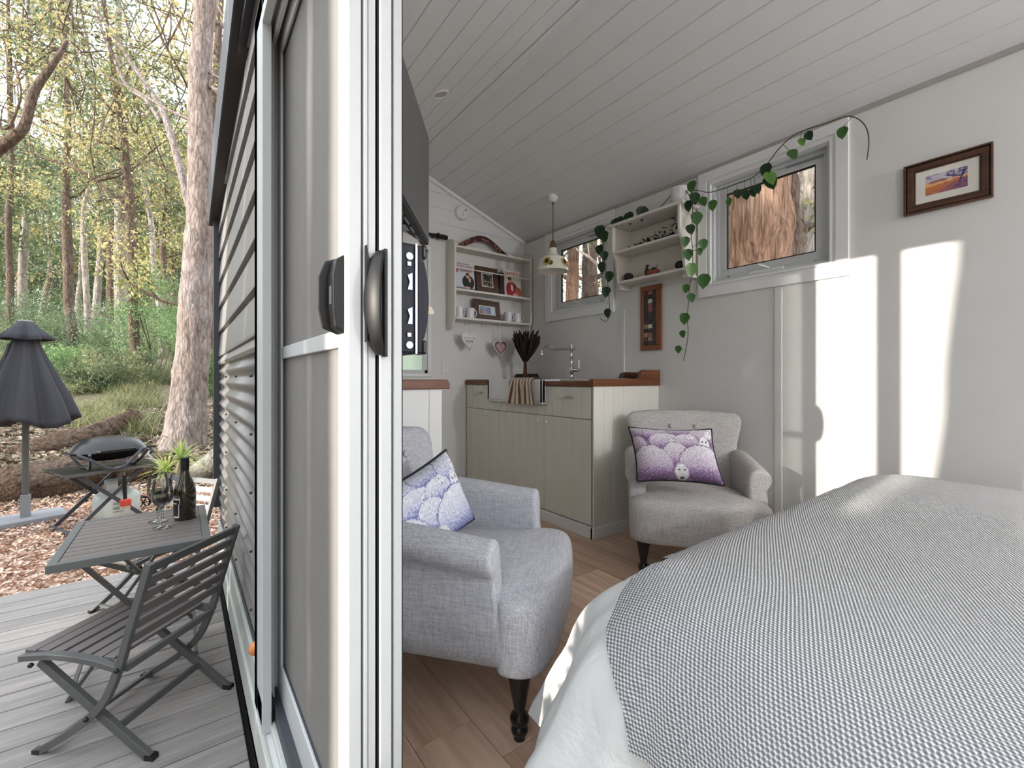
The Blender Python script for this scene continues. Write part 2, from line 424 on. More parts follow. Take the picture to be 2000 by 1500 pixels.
for q in (((x0-FR, z0-FR), (x1+FR, z0)), ((x0-FR, z1), (x1+FR, z1+FR)), ((x0-FR, z0), (x0, z1)), ((x1, z0), (x1+FR, z1))):
    b.box((q[0][0], YE-0.014, q[0][1]), (q[1][0], YE, q[1][1]))
b.obj('architrave', TRIM, w3, bevel=0.003)
b = MB(); b.box((x0+0.03, YE+0.05, z0+0.03), (x1-0.03, YE+0.054, z1-0.03))
m = Mat('pale_glare_glass', S(214, 228, 216), 0.4); tr = m.n('ShaderNodeBsdfTranslucent'); tr.inputs[0].default_value = S(216, 232, 218)  # pale green of the pane stands in for the glare of overexposed greenery outside
tp = m.n('ShaderNodeBsdfTransparent'); mx = m.n('ShaderNodeMixShader'); mx.inputs[0].default_value = 0.45
m.l(tr.outputs[0], mx.inputs[1]); m.l(tp.outputs[0], mx.inputs[2]); m.l(mx.outputs[0], m.nt.nodes['Material Output'].inputs[0])
b.obj('pane', m.m, w3)

# near end of the room (behind the camera) with a large window
wn = struct(thing('wall_near', 'x', 'wall')); del wn['category']; wn['label'] = 'pale grey wall behind the bed head'
b = MB(); b.box((XI, YN-0.1, -0.3), (XW+0.1, YN, 0.55)); b.box((XI, YN-0.1, 2.3), (XW+0.1, YN, 3.0)); b.box((XI, YN-0.1, 0.55), (XI+0.15, YN, 2.3)); b.box((XW-0.15, YN-0.1, 0.55), (XW+0.1, YN, 2.3)); b.obj('panel', WALL, wn)
for k, x in enumerate((0.75, 2.45)):       # lamps added out of view behind the camera to brighten the room
    lt = thing('fill_lamp', 'white fill lamp added at the %s side of the room behind the viewer' % ('door', 'back wall')[k], 'lamp', (x, YN+0.18, 1.75), 0, 'fill lamps added behind the viewer')
    b = MB(); b.tube([(x, YN, 1.80), (x, YN+0.18, 1.82)], 0.01, 8); b.box((x-0.04, YN, 1.74), (x+0.04, YN+0.015, 1.86)); b.obj('arm', WHITEP, lt)
    b = MB(); b.lathe([(0.10, 1.90), (0.14, 1.72)], (x, YN+0.2, 0), 20, cap=False); b.obj('shade', PAPER0, lt, True)
    ld = bpy.data.lights.new('fill_light', 'POINT'); ld.energy = (20, 92)[k]; ld.color = (0.95, 0.98, 1.0); ld.shadow_soft_size = 0.07; lo_ = bpy.data.objects.new('fill_light', ld); COL.objects.link(lo_); lo_.location = (x, YN+0.2, 1.98)

# door wall: lined inside, steel outside
SY0, SY1 = -1.75, 1.66           # door opening
wf = struct(thing('wall_front', 'door wall lined in pale grey', 'wall')); del wf['category']
b = MB(); b.box((XF+0.03, SY1, -0.06), (XI, YE+0.1, 2.5)); b.box((XF+0.03, SY0, 2.2), (XI, SY1, 2.5)); b.box((XF+0.03, YN, -0.06), (XI, SY0, 2.5)); b.obj('panel', WALL, wf)

YC = 3.87                         # outer corner
cl = struct(thing('trim_3', 'x', 'cladding')); del cl['category']; cl['label'] = 'grey steel cladding, corrugated below and boards above'
# corrugated sheet
pit, amp = 0.076, 0.010; z0, z1 = 0.06, 1.165; n = int((z1-z0)/pit*10); V = []; F = []
ny = 2
for yk in (SY1-0.02, YC):
    for k in range(n+1):
        z = z0+(z1-z0)*k/n; V.append((XF-0.004+amp*math.cos(2*PI*z/pit), yk, z))
for k in range(n): F.append((k, k+1, n+1+k+1, n+1+k))
me = bpy.data.meshes.new('corrugated_sheet'); me.from_pydata(V, [], F)
o = link('corrugated_sheet', me, SIDING, cl, 'all')
md = o.modifiers.new('th', 'SOLIDIFY'); md.thickness = 0.002
z = 1.175
b = MB(); b.prism([(XF-0.014, 1.150), (XF-0.02, 1.165), (XF+0.0, 1.215), (XF+0.03, 1.215), (XF+0.03, 1.150)], 1, SY1-0.02, YC); b.obj('flashing', SIDING, cl)
z = 1.21; k = 0
while z < 2.5:
    z2 = min(z+0.178, 2.5); b = MB()
    b.prism([(XF-0.016, z), (XF-0.016, z+0.012), (XF-0.004, z2-0.022), (XF+0.006, z2-0.02), (XF+0.006, z2), (XF+0.03, z2), (XF+0.03, z)], 1, SY1-0.02, YC); b.obj('siding_board', SIDING, cl)
    z = z2
for r_, (yy) in enumerate([2.0, 2.6, 3.2, 3.7]):
    for zz in [0.15+k*0.228 for k in range(5)]:
        b = MB(); b.ball((XF-0.014, yy, zz), 0.006, 6); b.obj('screw', CHAR, cl)
b = MB(); b.box((XF-0.045, YC-0.01, 0.12), (XF+0.0, YC+0.09, 2.5)); b.box((XF-0.003, YC-0.03, 0.12), (XF+0.02, YC, 2.5)); b.obj('corner_flashing', CHAR, cl, bevel=0.002)
# outside of end wall
b = MB(); b.box((XF, YE+0.1, -0.1), (EW[0], YC, 2.5)); b.box((EW[1], YE+0.1, -0.1), (XW+0.11, YC, 2.5)); b.box((EW[0], YE+0.1, -0.1), (EW[1], YC, EW[2]-0.05)); b.box((EW[0], YE+0.1, EW[3]+0.03), (EW[1], YC, 2.5)); b.obj('end_cladding', SIDING, cl)
# fascia and soffit, falling slightly away
fa = struct(thing('trim_4', 'x', 'fascia')); del fa['category']; fa['label'] = 'dark fascia along the eave'
def fz(y): return 2.50-(y-1.9)*0.155
b = MB(); Y0, Y1 = -2.6, YC+0.10
def fl_(x0, x1, dz0, dz1):
    vs = []
    for yy in (Y0, Y1):
        for x, dz in ((x0, dz0), (x1, dz0), (x1, dz1), (x0, dz1)): vs.append((x, yy, max(fz(yy), 2.1)+dz))
    return vs
b.loft([fl_(0.165, 0.25, 0, 0.22)[:4], fl_(0.165, 0.25, 0, 0.22)[4:]]); b.obj('fascia_board', SOFFIT, fa)
b = MB(); b.loft([fl_(0.158, 0.166, 0.0, 0.3)[:4], fl_(0.158, 0.166, 0.0, 0.3)[4:]]); b.obj('fascia_edge', CHAR, fa)
# base sill strips under the cladding
st = struct(thing('trim_5', 'x', 'sill')); del st['category']; st['label'] = 'pale sill strip between deck and wall'
PALE = plain('pale_green_grey_sill', S(196, 200, 194), 0.5, var=0.04)
b = MB(); b.box((XF-0.018, SY0, -0.10), (XF+0.1, YC, 0.02)); b.box((XF-0.028, SY0, -0.22), (XF+0.1, YC, -0.10)); b.obj('sill_strip', PALE, st, bevel=0.003)
b = MB(); b.box((XF-0.006, SY0, 0.02), (XF+0.02, YC, 0.062)); b.obj('sill_channel', CHAR, st)
b = MB(); b.box((XF+0.0, SY0, -1.0), (XF+0.06, YC, -0.22)); b.obj('skirt', DARKGAP, st)
b = MB(); b.ball((XF-0.02, 1.80, 0.10), 0.024, 10); tag(b.obj('marker_light', plain('amber_lens', S(222, 140, 80), 0.3), smooth=True), 'small round amber marker light low on the cladding beside the door frame', 'light')

# ------------------------------------------------------------------ sliding door set, stacked at the far side
d1 = struct(thing('door_1', 'x', 'door')); del d1['category']; d1['label'] = 'white outer frame of the sliding door'
b = MB()
b.box((0.19, 1.49, 0.0), (0.215, SY1, 2.2)); b.box((0.19, 1.60, 0.0), (0.36, SY1, 2.2)); b.box((0.222, 1.55, 0.02), (0.232, 1.6, 2.12)); b.obj('door_jamb', FRAME, d1, bevel=0.002)
b = MB(); b.box((0.19, SY0, 2.10), (0.212, 1.49, 2.2)); b.box((0.19, SY0, 2.135), (0.36, 1.66, 2.2)); b.box((0.224, SY0, 2.09), (0.236, 1.6, 2.14)); b.box((0.288, SY0, 2.09), (0.298, 1.6, 2.14)); b.obj('door_head', FRAME, d1, bevel=0.002)
b = MB(); b.box((0.20, SY0, -0.02), (0.36, SY1, -0.002)); b.box((0.236, SY0, -0.002), (0.242, SY1, 0.012)); b.box((0.30, SY0, -0.002), (0.306, SY1, 0.012)); b.box((0.352, SY0, -0.002), (0.36, SY1, 0.014)); b.obj('track', FRAME, d1)
b = MB(); b.box((0.19, 1.5, 0.02), (0.222, 1.6, 0.09)); b.obj('track_gap', DARKGAP, d1)

MESHM = Mat('fly_screen_mesh', S(150, 147, 143), 0.7)
v = MESHM.coord((1, 1, 1)); wv = MESHM.n('ShaderNodeTexChecker'); wv.inputs['Scale'].default_value = 420; MESHM.l(v, wv.inputs[0])
MESHM.color(MESHM.mix(S(172, 168, 163), S(112, 109, 106), wv.outputs['Fac']))
tp = MESHM.n('ShaderNodeBsdfTransparent'); mx = MESHM.n('ShaderNodeMixShader'); mx.inputs[0].default_value = 0.34
MESHM.l(MESHM.b.outputs[0], mx.inputs[1]); MESHM.l(tp.outputs[0], mx.inputs[2]); MESHM.l(mx.outputs[0], MESHM.nt.nodes['Material Output'].inputs[0])
def leaf(name, label, xa, xb, y0, y1, z0, z1, st_, railb, pane_mat, midz=None):
    d = thing(name, label, 'door', (xa, y1, z0))
    b = MB(); b.box((xa, y0, z0), (xb, y0+st_, z1)); b.obj('near_stile', FRAME, d, bevel=0.002)
    b = MB(); b.box((xa, y1-st_, z0), (xb, y1, z1)); b.obj('far_stile', FRAME, d, bevel=0.002)
    b = MB(); b.box((xa, y0+st_, z0), (xb, y1-st_, z0+railb)); b.obj('bottom_rail', FRAME, d, bevel=0.002)
    b = MB(); b.box((xa, y0+st_, z1-st_), (xb, y1-st_, z1)); b.obj('top_rail', FRAME, d, bevel=0.002)
    if midz:
        b = MB(); b.box((xa+0.002, y0+st_, midz), (xb-0.002, y1-st_, midz+0.036)); b.obj('mid_rail', FRAME, d, bevel=0.002)
    xm = (xa+xb)/2; b = MB()
    for q0, q1 in (((y0+st_, z0+railb), (y0+st_+0.004, z1-st_)), ((y1-st_-0.004, z0+railb), (y1-st_, z1-st_)), ((y0+st_, z0+railb), (y1-st_, z0+railb+0.004)), ((y0+st_, z1-st_-0.004), (y1-st_, z1-st_))):
        b.box((xm-0.006, q0[0], q0[1]), (xm+0.006, q1[0], q1[1]))
    b.obj('seal', CHAR, d)
    b = MB(); b.box((xm-0.001, y0+st_, z0+railb), (xm+0.001, y1-st_, z1-st_)); b.obj('screen_mesh' if midz else 'pane', pane_mat, d)
    return d
scr = leaf('screen_door', 'white framed sliding fly screen door with grey mesh and black latch', 0.246, 0.27, 0.838, 1.60, 0.004, 2.125, 0.066, 0.155, MESHM.m, 1.112)
b = MB()
pr = [(0.0, 0), (0.016, 0.012), (0.02, 0.05), (0.02, 0.11), (0.014, 0.14), (0.0, 0.15)]
b.prism([(0.246-p[0], 1.135+p[1]) for p in pr], 1, 0.862, 0.905); b.prism([(0.246-p[0]*1.9, 1.135+p[1]) for p in pr], 1, 0.895, 0.905)
b.obj('handle', BLACK, scr, bevel=0.003)
b = MB(); b.box((0.224, 0.868, 1.19), (0.228, 0.884, 1.225)); b.obj('latch', CHAR, scr)
b = MB(); b.prism([(0.246+0.03, 1.12), (0.246+0.036, 1.15), (0.246+0.036, 1.27), (0.246+0.03, 1.30)], 1, 0.825, 0.838); b.obj('strike_plate', BLACK, scr)
b = MB()  # extra profiles on the screen edge seen end on
b.box((0.274, 0.838, 0.004), (0.282, 0.86, 2.125)); b.box((0.284, 0.841, 0.004), (0.298, 0.875, 2.125)); b.obj('interlock', FRAME, scr, bevel=0.0015)
g1 = leaf('glass_door', 'white framed sliding glass door with a large black pull handle', 0.3045, 0.328, 0.835, 1.598, 0.004, 2.125, 0.05, 0.09, GLASS)
b = MB()
loops = []
for t in np.linspace(0, 1, 13):
    zz = 1.095+0.198*t; k = min(1, math.sin(PI*min(max(t, 0.0), 1))**0.5+0.0); hw = 0.008+0.008*k; dep = 0.014+0.026*k
    xc = 0.305-0.016*k
    loops.append([(xc-hw, 0.835, zz), (xc-hw*0.9, 0.835-dep*0.7, zz), (xc+0.0, 0.835-dep, zz), (xc+0.010, 0.835-dep*0.55, zz), (xc+0.014, 0.835, zz)])
b.loft(loops); b.obj('handle', BLACK, g1, smooth=True)
b = MB(); b.box((0.308, 0.822, 1.092), (0.3155, 0.836, 1.298)); b.obj('handle_plate', BLACK, g1, bevel=0.002)
b = MB(); b.box((0.3015, 0.84, 0.004), (0.3035, 0.86, 2.125)); b.box((0.3285, 0.845, 0.004), (0.331, 0.9, 2.125)); b.obj('brush_seal', DARKGAP, g1)
g2 = leaf('glass_door', 'innermost white glass door of the stack, beside the room', 0.3325, 0.350, 0.837, 1.598, 0.004, 2.125, 0.05, 0.09, GLASS)
b = MB(); b.box((0.3505, 0.84, 0.004), (0.3525, 0.9, 2.125)); b.obj('brush_seal', DARKGAP, g2)

# ------------------------------------------------------------------ deck
DZ, GZ = -0.29, -0.42
dk = struct(thing('deck', 'grey composite board deck', 'deck')); del dk['category']
y = 4.06; bw = 0.1405; XD = 0.190
while y > -2.0:
    b = MB(); b.box((-4.2, y-bw+0.006, DZ-0.022), (XD, y, DZ)); b.obj('deck_board', DECKM, dk, bevel=0.003)
    y -= bw
b = MB(); b.box((-4.2, 4.062, DZ-0.16), (XD, 4.085, DZ-0.004)); b.obj('deck_fascia', DECKM, dk)
b = MB(); b.box((-4.2, -2.0, DZ-0.2), (XD, 4.06, DZ-0.03)); b.box((XD-0.03, -2.0, DZ-0.2), (XF-0.02, 4.06, DZ-0.024)); b.obj('dark_underdeck', DARKGAP, dk)  # solid dark slab stands in for the shade under and beside the deck

# ------------------------------------------------------------------ ground
def gz(x, y):
    d = math.hypot(x, y)
    g = GZ+max(0, d-6.8)*0.14*min(1, max(0, (d-6.8)/4)) + 0.05*noise.noise(Vector((x*0.5, y*0.5, 0)))*min(1, max(0, (d-6)/3))+0.35*noise.noise(Vector((x*0.11, y*0.11, 3)))*min(1, max(0, (d-10)/10))
    if x > 1: g = g if y > 5 else GZ-0.3+0.05*(x-1)
    return g
V = []; F = []; N = 110
xs = np.concatenate([np.linspace(-70, -12, 30), np.linspace(-11.5, 10, 60), np.linspace(11, 60, 20)])
ysg = np.concatenate([np.linspace(-30, -2, 16), np.linspace(-1.6, 16, 70), np.linspace(17, 80, 34)])
for yv in ysg:
    for xv in xs: V.append((xv, yv, gz(xv, yv)))
nx = len(xs)
for j in range(len(ysg)-1):
    for i in range(nx-1): a = j*nx+i; F.append((a, a+1, a+nx+1, a+nx))
me = bpy.data.meshes.new('ground'); me.from_pydata(V, [], F)
m = Mat('forest_floor', S(150, 128, 108), 0.95, 0, 0.1); v = m.coord()
c1 = m.ramp(m.noise(v, 26, 5, 0.7), [(0.32, S(128, 100, 84)), (0.5, S(186, 150, 128)), (0.68, S(220, 196, 176))])
c2 = m.ramp(m.noise(v, 9, 6, 0.75), [(0.3, S(84, 80, 62)), (0.5, S(142, 130, 110)), (0.7, S(160, 158, 124))])
sep = m.n('ShaderNodeSeparateXYZ'); m.l(v, sep.inputs[0])
far = m.math('MULTIPLY', m.math('SUBTRACT', sep.outputs['Y'], 6.9), 0.9)
far2 = m.math('MULTIPLY', m.math('SUBTRACT', m.math('MULTIPLY', sep.outputs['X'], -1.0), 4.2), 0.7)
fac = m.math('MINIMUM', m.math('MAXIMUM', m.math('MAXIMUM', far, far2), 0.0), 1.0)
m.color(m.mix(c1, c2, fac)); m.bump(m.noise(v, 22, 5, 0.7), 0.7, 0.03)
struct(link('ground', me, m.m, smooth='all'))
# ------------------------------------------------------------------ sink cabinet
def vface(b, axis, w, u0, u1, z0, z1, face, th=0.018, pitch=0.098, depth=0.004):
    """a board with upright v grooves; axis 0: face is the plane x=face, u is y; axis 1: face is y=face, u is x"""
    us = [u0]; k = u0+pitch
    prof = []
    prof.append((u0, 0))
    while k < u1-0.02:
        prof += [(k-0.003, 0), (k, depth), (k+0.003, 0)]; k += pitch
    prof.append((u1, 0))
    poly = [(u, face+d*w) for u, d in prof]+[(u1, face+th*w), (u0, face+th*w)]
    if axis == 0: poly = [(p[1], p[0]) for p in poly]
    b.prism(poly, 2, z0, z1)
CX, CY0, CY1, CZ = 2.161, 2.019, 3.642, 1.0
sc = thing('sink_cabinet', 'cream kitchen cabinet with grooved doors under the white sink', 'cabinet', (2.5, 2.8, 0))
b = MB(); b.box((CX+0.02, CY0+0.02, 0.05), (XW-0.014, CY1, 0.86)); b.box((CX+0.02, CY0+0.02, 0.86), (XW-0.002, 2.49, CZ)); b.box((CX+0.02, 3.23, 0.86), (XW-0.002, CY1, CZ)); b.obj('carcass', CREAM, sc)
b = MB(); vface(b, 1, 1, CX, XW-0.002, 0.07, CZ, CY0, 0.02); b.obj('side_panel', CREAM, sc, bevel=0.001)
b = MB(); b.box((CX-0.012, CY0-0.012, 0.0), (XW-0.002, CY0+0.02, 0.075)); b.box((CX-0.012, CY0, 0.0), (CX+0.02, CY1, 0.075)); b.obj('plinth', TRIM, sc, bevel=0.003)
def door(y0, y1, z0, z1, name):
    b = MB(); vface(b, 0, 1, y0, y1, z0, z1, CX, 0.018); return b.obj(name, CREAM, sc, bevel=0.001)
for (y0, y1, kn) in ((2.03, 2.513, 2.47), (2.517, 3.245, 2.565), (3.249, 3.63, 3.275)):
    d = door(y0, y1, 0.085, 0.778, 'door')
    k = MB(); k.tube([(CX, kn, 0.737), (CX-0.012, kn, 0.737)], 0.004, 8); k.ball((CX-0.02, kn, 0.737), 0.013, 8); k.obj('knob', CERAM, d, smooth=True)
for (y0, y1, hy, z0) in ((2.03, 2.49, 2.285, 0.783), (3.23, 3.63, 3.42, 0.783)):
    d = door(y0, y1, z0, 0.995, 'drawer')
    k = MB(); pts = catmull([(CX, hy-0.07, 0.925), (CX-0.022, hy-0.06, 0.925), (CX-0.028, hy, 0.925), (CX-0.022, hy+0.06, 0.925), (CX, hy+0.07, 0.925)], 4)
    k.tube(pts, 0.0055, 8); k.obj('handle', CHROME, d, smooth=True)
    k = MB(); k.tube([(CX-0.0255, hy-0.02, 0.925), (CX-0.028, hy+0.01, 0.925), (CX-0.0255, hy+0.055, 0.925)], 0.0075, 8); k.obj('handle_grip', CERAM, d, smooth=True)
d = door(2.492, 3.228, 0.783, 0.855, 'apron_panel')

# worktop
wt = thing('worktop', 'dark red timber worktop around the white sink', 'worktop', (2.5, 2.8, 1.0))
b = MB(); b.box((CX-0.012, 2.03, CZ+0.0), (XW-0.002, 2.49, CZ+0.036)); b.box((CX-0.012, 3.232, CZ), (XW-0.002, CY1, CZ+0.044)); b.box((2.6, 2.49, CZ), (XW-0.002, 3.232, CZ+0.036)); b.obj('slab', REDWOOD, wt, bevel=0.006)
b = MB(); b.box((CX-0.016, CY0-0.014, CZ), (XW-0.002, CY0+0.03, CZ+0.05)); b.obj('end_edging', REDWOODX, wt, bevel=0.005)
b = MB(); b.prism([(XW-0.004, CZ+0.05), (XW-0.004, CZ+0.115), (XW-0.19, CZ+0.115), (XW-0.215, CZ+0.105), (XW-0.235, CZ+0.06), (XW-0.25, CZ+0.05)], 1, CY0-0.014, CY0+0.02); b.obj('end_upstand', REDWOODX, wt, bevel=0.004)
b = MB(); b.prism([(XW-0.004, CZ+0.05), (XW-0.004, CZ+0.10), (XW-0.19, CZ+0.10), (XW-0.215, CZ+0.09), (XW-0.235, CZ+0.055)], 1, CY0+0.16, CY0+0.19); b.obj('upstand_bracket', DARKWOOD, wt, bevel=0.003)
# sink
sk = thing('butler_sink', 'white ceramic apron sink set into the timber worktop', 'sink', (2.4, 2.86, 0.87))
b = MB(); X0, X1, Y0s, Y1s = CX-0.035, 2.60, 2.494, 3.226
b.box((X0, Y0s, 0.87), (X0+0.03, Y1s, CZ+0.046)); b.box((X1-0.03, Y0s, 0.87), (X1, Y1s, CZ+0.046)); b.box((X0, Y0s, 0.87), (X1, Y0s+0.03, CZ+0.046)); b.box((X0, Y1s-0.03, 0.87), (X1, Y1s, CZ+0.046)); b.box((X0, Y0s, 0.86), (X1, Y1s, 0.885))
b.obj('basin', CERAM, sk, bevel=0.006)
b = MB(); b.box((2.3, 2.05, CZ+0.036), (2.84, 2.49, CZ+0.046)); b.obj('drainer', CERAM, sk, bevel=0.003)
# towel over the sink edge
V = []; F = []; nu, nv = 24, 40
m = Mat('brown_cream_towel', S(220, 206, 188), 0.95); uvn = m.n('ShaderNodeUVMap'); mp = m.n('ShaderNodeMapping'); m.l(uvn.outputs[0], mp.inputs[0])
wvt = m.n('ShaderNodeTexWave', wave_type='BANDS', bands_direction='X'); wvt.inputs['Scale'].default_value = 2.3; m.l(mp.outputs[0], wvt.inputs[0])
w2 = m.n('ShaderNodeTexWave', wave_type='BANDS', bands_direction='Y'); w2.inputs['Scale'].default_value = 5; m.l(mp.outputs[0], w2.inputs[0])
f = m.math('ADD', wvt.outputs['Fac'], m.math('MULTIPLY', w2.outputs['Fac'], 0.35))
m.color(m.ramp(f, [(0.52, S(112, 82, 68)), (0.6, S(222, 208, 190))])); m.bump(f, 0.6, 0.004)
TOWEL = m.m
for j in range(nv+1):
    t = j/nv; arc = t*0.52
    for i in range(nu+1):
        u = i/nu
        if arc < 0.10: x = X0+0.16-arc; z = CZ+0.052-0.02*max(0, 0.06-arc)/0.06
        elif arc < 0.14: a = (arc-0.10)/0.04*PI/2; x = X0+0.06-0.0-(arc-0.10)*1.0; z = CZ+0.054
        else:
            a = min((arc-0.14)/0.05, 1)*PI/2; x = X0+0.02-0.034*math.sin(a); z = CZ+0.054-0.034*(1-math.cos(a))-max(0, arc-0.19)*0.5
        hang = max(0, arc-0.16)
        yy = 2.60+0.27*u+ (u-0.5)*hang*0.30+0.015*math.sin(u*9)*hang*4
        V.append((x-0.010*math.sin(u*22+1)*min(1, hang*8)-0.004, yy, z))
for j in range(nv):
    for i in range(nu): a = j*(nu+1)+i; F.append((a, a+1, a+nu+2, a+nu+1))
me = bpy.data.meshes.new('hand_towel'); me.from_pydata(V, [], F)
uvl = me.uv_layers.new(name='UVMap')
for lp in me.loops: vi = lp.vertex_index; uvl.data[lp.index].uv = ((vi % (nu+1))/nu*1.0, (vi//(nu+1))/nv*1.6)
tw = link('hand_towel', me, TOWEL, None, 'all'); md = tw.modifiers.new('th', 'SOLIDIFY'); md.thickness = 0.006; md.offset = 1
tag(tw, 'brown and cream striped towel hanging over the white sink', 'towel')
# tap
TP = Vector((2.66, 2.74, CZ+0.046)); TP.z = CZ+0.036
tp_ = thing('kitchen_tap', 'ornate chrome tap with white lever behind the sink', 'tap', TP)
b = MB(); b.lathe([(0.026, 0), (0.026, 0.012), (0.016, 0.02), (0.014, 0.06), (0.018, 0.065), (0.018, 0.115), (0.013, 0.12), (0.011, 0.19), (0.014, 0.195), (0.011, 0.2), (0.011, 0.255), (0.015, 0.26), (0.015, 0.285), (0.009, 0.29), (0.010, 0.305), (0.003, 0.325)], TP, 14); b.obj('body', CHROME, tp_, smooth=True)
b = MB(); d = Vector((-0.35, 0.93, 0)); p = TP+Vector((0, 0, 0.27))
b.tube(catmull([p-d*0.03, p, p+d*0.09, p+d*0.18+Vector((0, 0, 0.003)), p+d*0.22+Vector((0, 0, 0.03)), p+d*0.26+Vector((0, 0, 0.035)), p+d*0.285+Vector((0, 0, 0.01)), p+d*0.29+Vector((0, 0, -0.03))], 4), 0.010, 8)
b.lathe([(0.012, -0.05), (0.014, -0.045), (0.014, -0.03), (0.008, -0.02)], p+d*0.29, 10); b.obj('spout', CHROME, tp_, smooth=True)
b = MB(); q = TP+Vector((0, 0, 0.09)); e = Vector((0.1, -0.99, 0)); b.tube([q, q+e*0.03, q+e*0.08], [0.012, 0.017, 0.015], 10); b.obj('valve', CHROME, tp_, smooth=True)
b = MB(); b.tube([q+e*0.075, q+e*0.08+Vector((0, 0, 0.03)), q+e*0.08+Vector((0, 0, 0.085))], [0.005, 0.008, 0.006], 8); b.obj('lever', CERAM, tp_, smooth=True)
# low dark rack behind the sink and dried flowers
dr = MB(); dr.prism([(3.27, CZ+0.036), (3.27, CZ+0.07), (3.29, CZ+0.1), (3.60, CZ+0.1), (3.63, CZ+0.07), (3.63, CZ+0.036)], 0, 2.72, 2.75)
tag(dr.obj('timber_upstand', plain('very_dark_timber', S(40, 22, 18), 0.4), bevel=0.004), 'low dark timber rail on the worktop behind the sink', 'rail')
fb = thing('dried_flowers', 'bunch of dark dried flowers with brown stems standing in the corner', 'flowers', (2.60, 3.30, CZ+0.044))
BP = Vector((2.60, 3.30, CZ+0.044)); R2 = random.Random(3); V = []; F = []
b = MB(); hd = []
for k in range(70):
    a = R2.uniform(0, 2*PI); r = 0.14*R2.random()**0.6; top = BP+Vector((math.cos(a)*r*1.05, math.sin(a)*r*1.05, 0.40+R2.uniform(-0.05, 0.07)))
    mid = BP+Vector((math.cos(a)*0.012, math.sin(a)*0.012, 0.16)); bs = BP+Vector((math.cos(a)*0.02, math.sin(a)*0.02, 0))
    if k < 9: b.tube([bs, mid, mid+(top-mid)*0.4], 0.004, 5)
    hd.append((mid, top))
b.obj('stems', wood('dry_stem', S(120, 84, 62), S(74, 48, 36), 2), fb)
b = MB()
for mid, top in hd:
    pts = [mid.lerp(top, t) for t in (0.05, 0.3, 0.6, 0.85, 1.0)]
    b.tube(pts, [0.005, 0.010, 0.013, 0.010, 0.002], 6, wob=0.9)
b.obj('flower_heads', plain('dark_plum_flowers', S(46, 28, 28), 0.95, var=0.5, scale=40), fb)
b = MB()
for k in range(7):
    mid, top = hd[k*3]; b.tube([mid.lerp(top, 0.8), top+(top-mid)*0.12], 0.002, 4)
stuff(b.obj('dry_grass', plain('straw', S(150, 120, 96), 0.9), fb))

# left bench
LB = thing('bench_cabinet', 'white bench unit with red timber top behind the near armchair', 'cabinet', (0.7, 2.7, 0))
bx = 1.075; by = 1.99
b = MB(); b.box((XI+0.01, by+0.012, 0.0), (bx-0.03, YE-0.01, CZ)); b.obj('carcass', TRIM, LB, bevel=0.002)
b = MB(); vface(b, 1, 1, XI+0.01, bx-0.035, 0.0, CZ, by, 0.012, 0.2); b.obj('end_panel', TRIM, LB)
b = MB(); b.prism([(XI+0.01, CZ), (bx-0.0, CZ), (bx+0.0, CZ+0.03), (bx-0.012, CZ+0.046), (XI+0.01, CZ+0.046)], 1, by-0.02, YE-0.005); b.obj('worktop', REDWOODX, LB, bevel=0.004)
b = MB(); 
for xx in (0.8, 1.02): b = MB(); b.tube([(xx, by-0.0215, CZ+0.018), (xx, by-0.019, CZ+0.018)], 0.004, 8); b.obj('screw_cap', DARKWOOD, LB)

# ------------------------------------------------------------------ shelf unit on the end wall
SH = thing('wall_shelf', 'ivory open plate rack with three shelves on the end wall', 'shelf', (2.4, 3.6, 1.6))
yf = 3.50
def sidepanel(x0, x1):
    b = MB(); prof = [(YE-0.002, 1.50), (yf+0.06, 1.50), (yf+0.03, 1.53), (yf+0.02, 1.57), (yf, 1.61), (yf, 2.27), (yf+0.03, 2.30), (yf+0.08, 2.32), (YE-0.002, 2.32)]
    b.prism(prof, 0, x0, x1); return b.obj('side_panel', SHELFW, SH, bevel=0.002)
b = MB(); prof = [(YE-0.002, 1.475), (yf+0.05, 1.475), (yf+0.02, 1.52), (yf+0.0, 1.58), (yf, 2.28), (yf+0.04, 2.31), (YE-0.002, 2.31)]
sidepanel(1.955, 1.975); sidepanel(2.826, 2.846)
for z in (1.602, 1.858, 2.245):
    b = MB(); b.box((1.975, yf, z-0.012), (2.826, YE-0.002, z+0.008)); b.obj('shelf_board', SHELFW, SH, bevel=0.002)
b = MB(); b.tube([(1.975, yf+0.008, 2.052), (2.826, yf+0.008, 2.052)], 0.006, 8); b.obj('rail', SHELFW, SH, smooth=True)
b = MB()
for x in (2.08, 2.12, 2.26, 2.30, 2.44, 2.48): b = MB(); b.tube(catmull([(x, yf+0.03, 1.59), (x, yf+0.03, 1.55), (x, yf+0.015, 1.54), (x, yf+0.005, 1.555)], 3), 0.002, 5); b.obj('cup_hook', CHROME, SH)
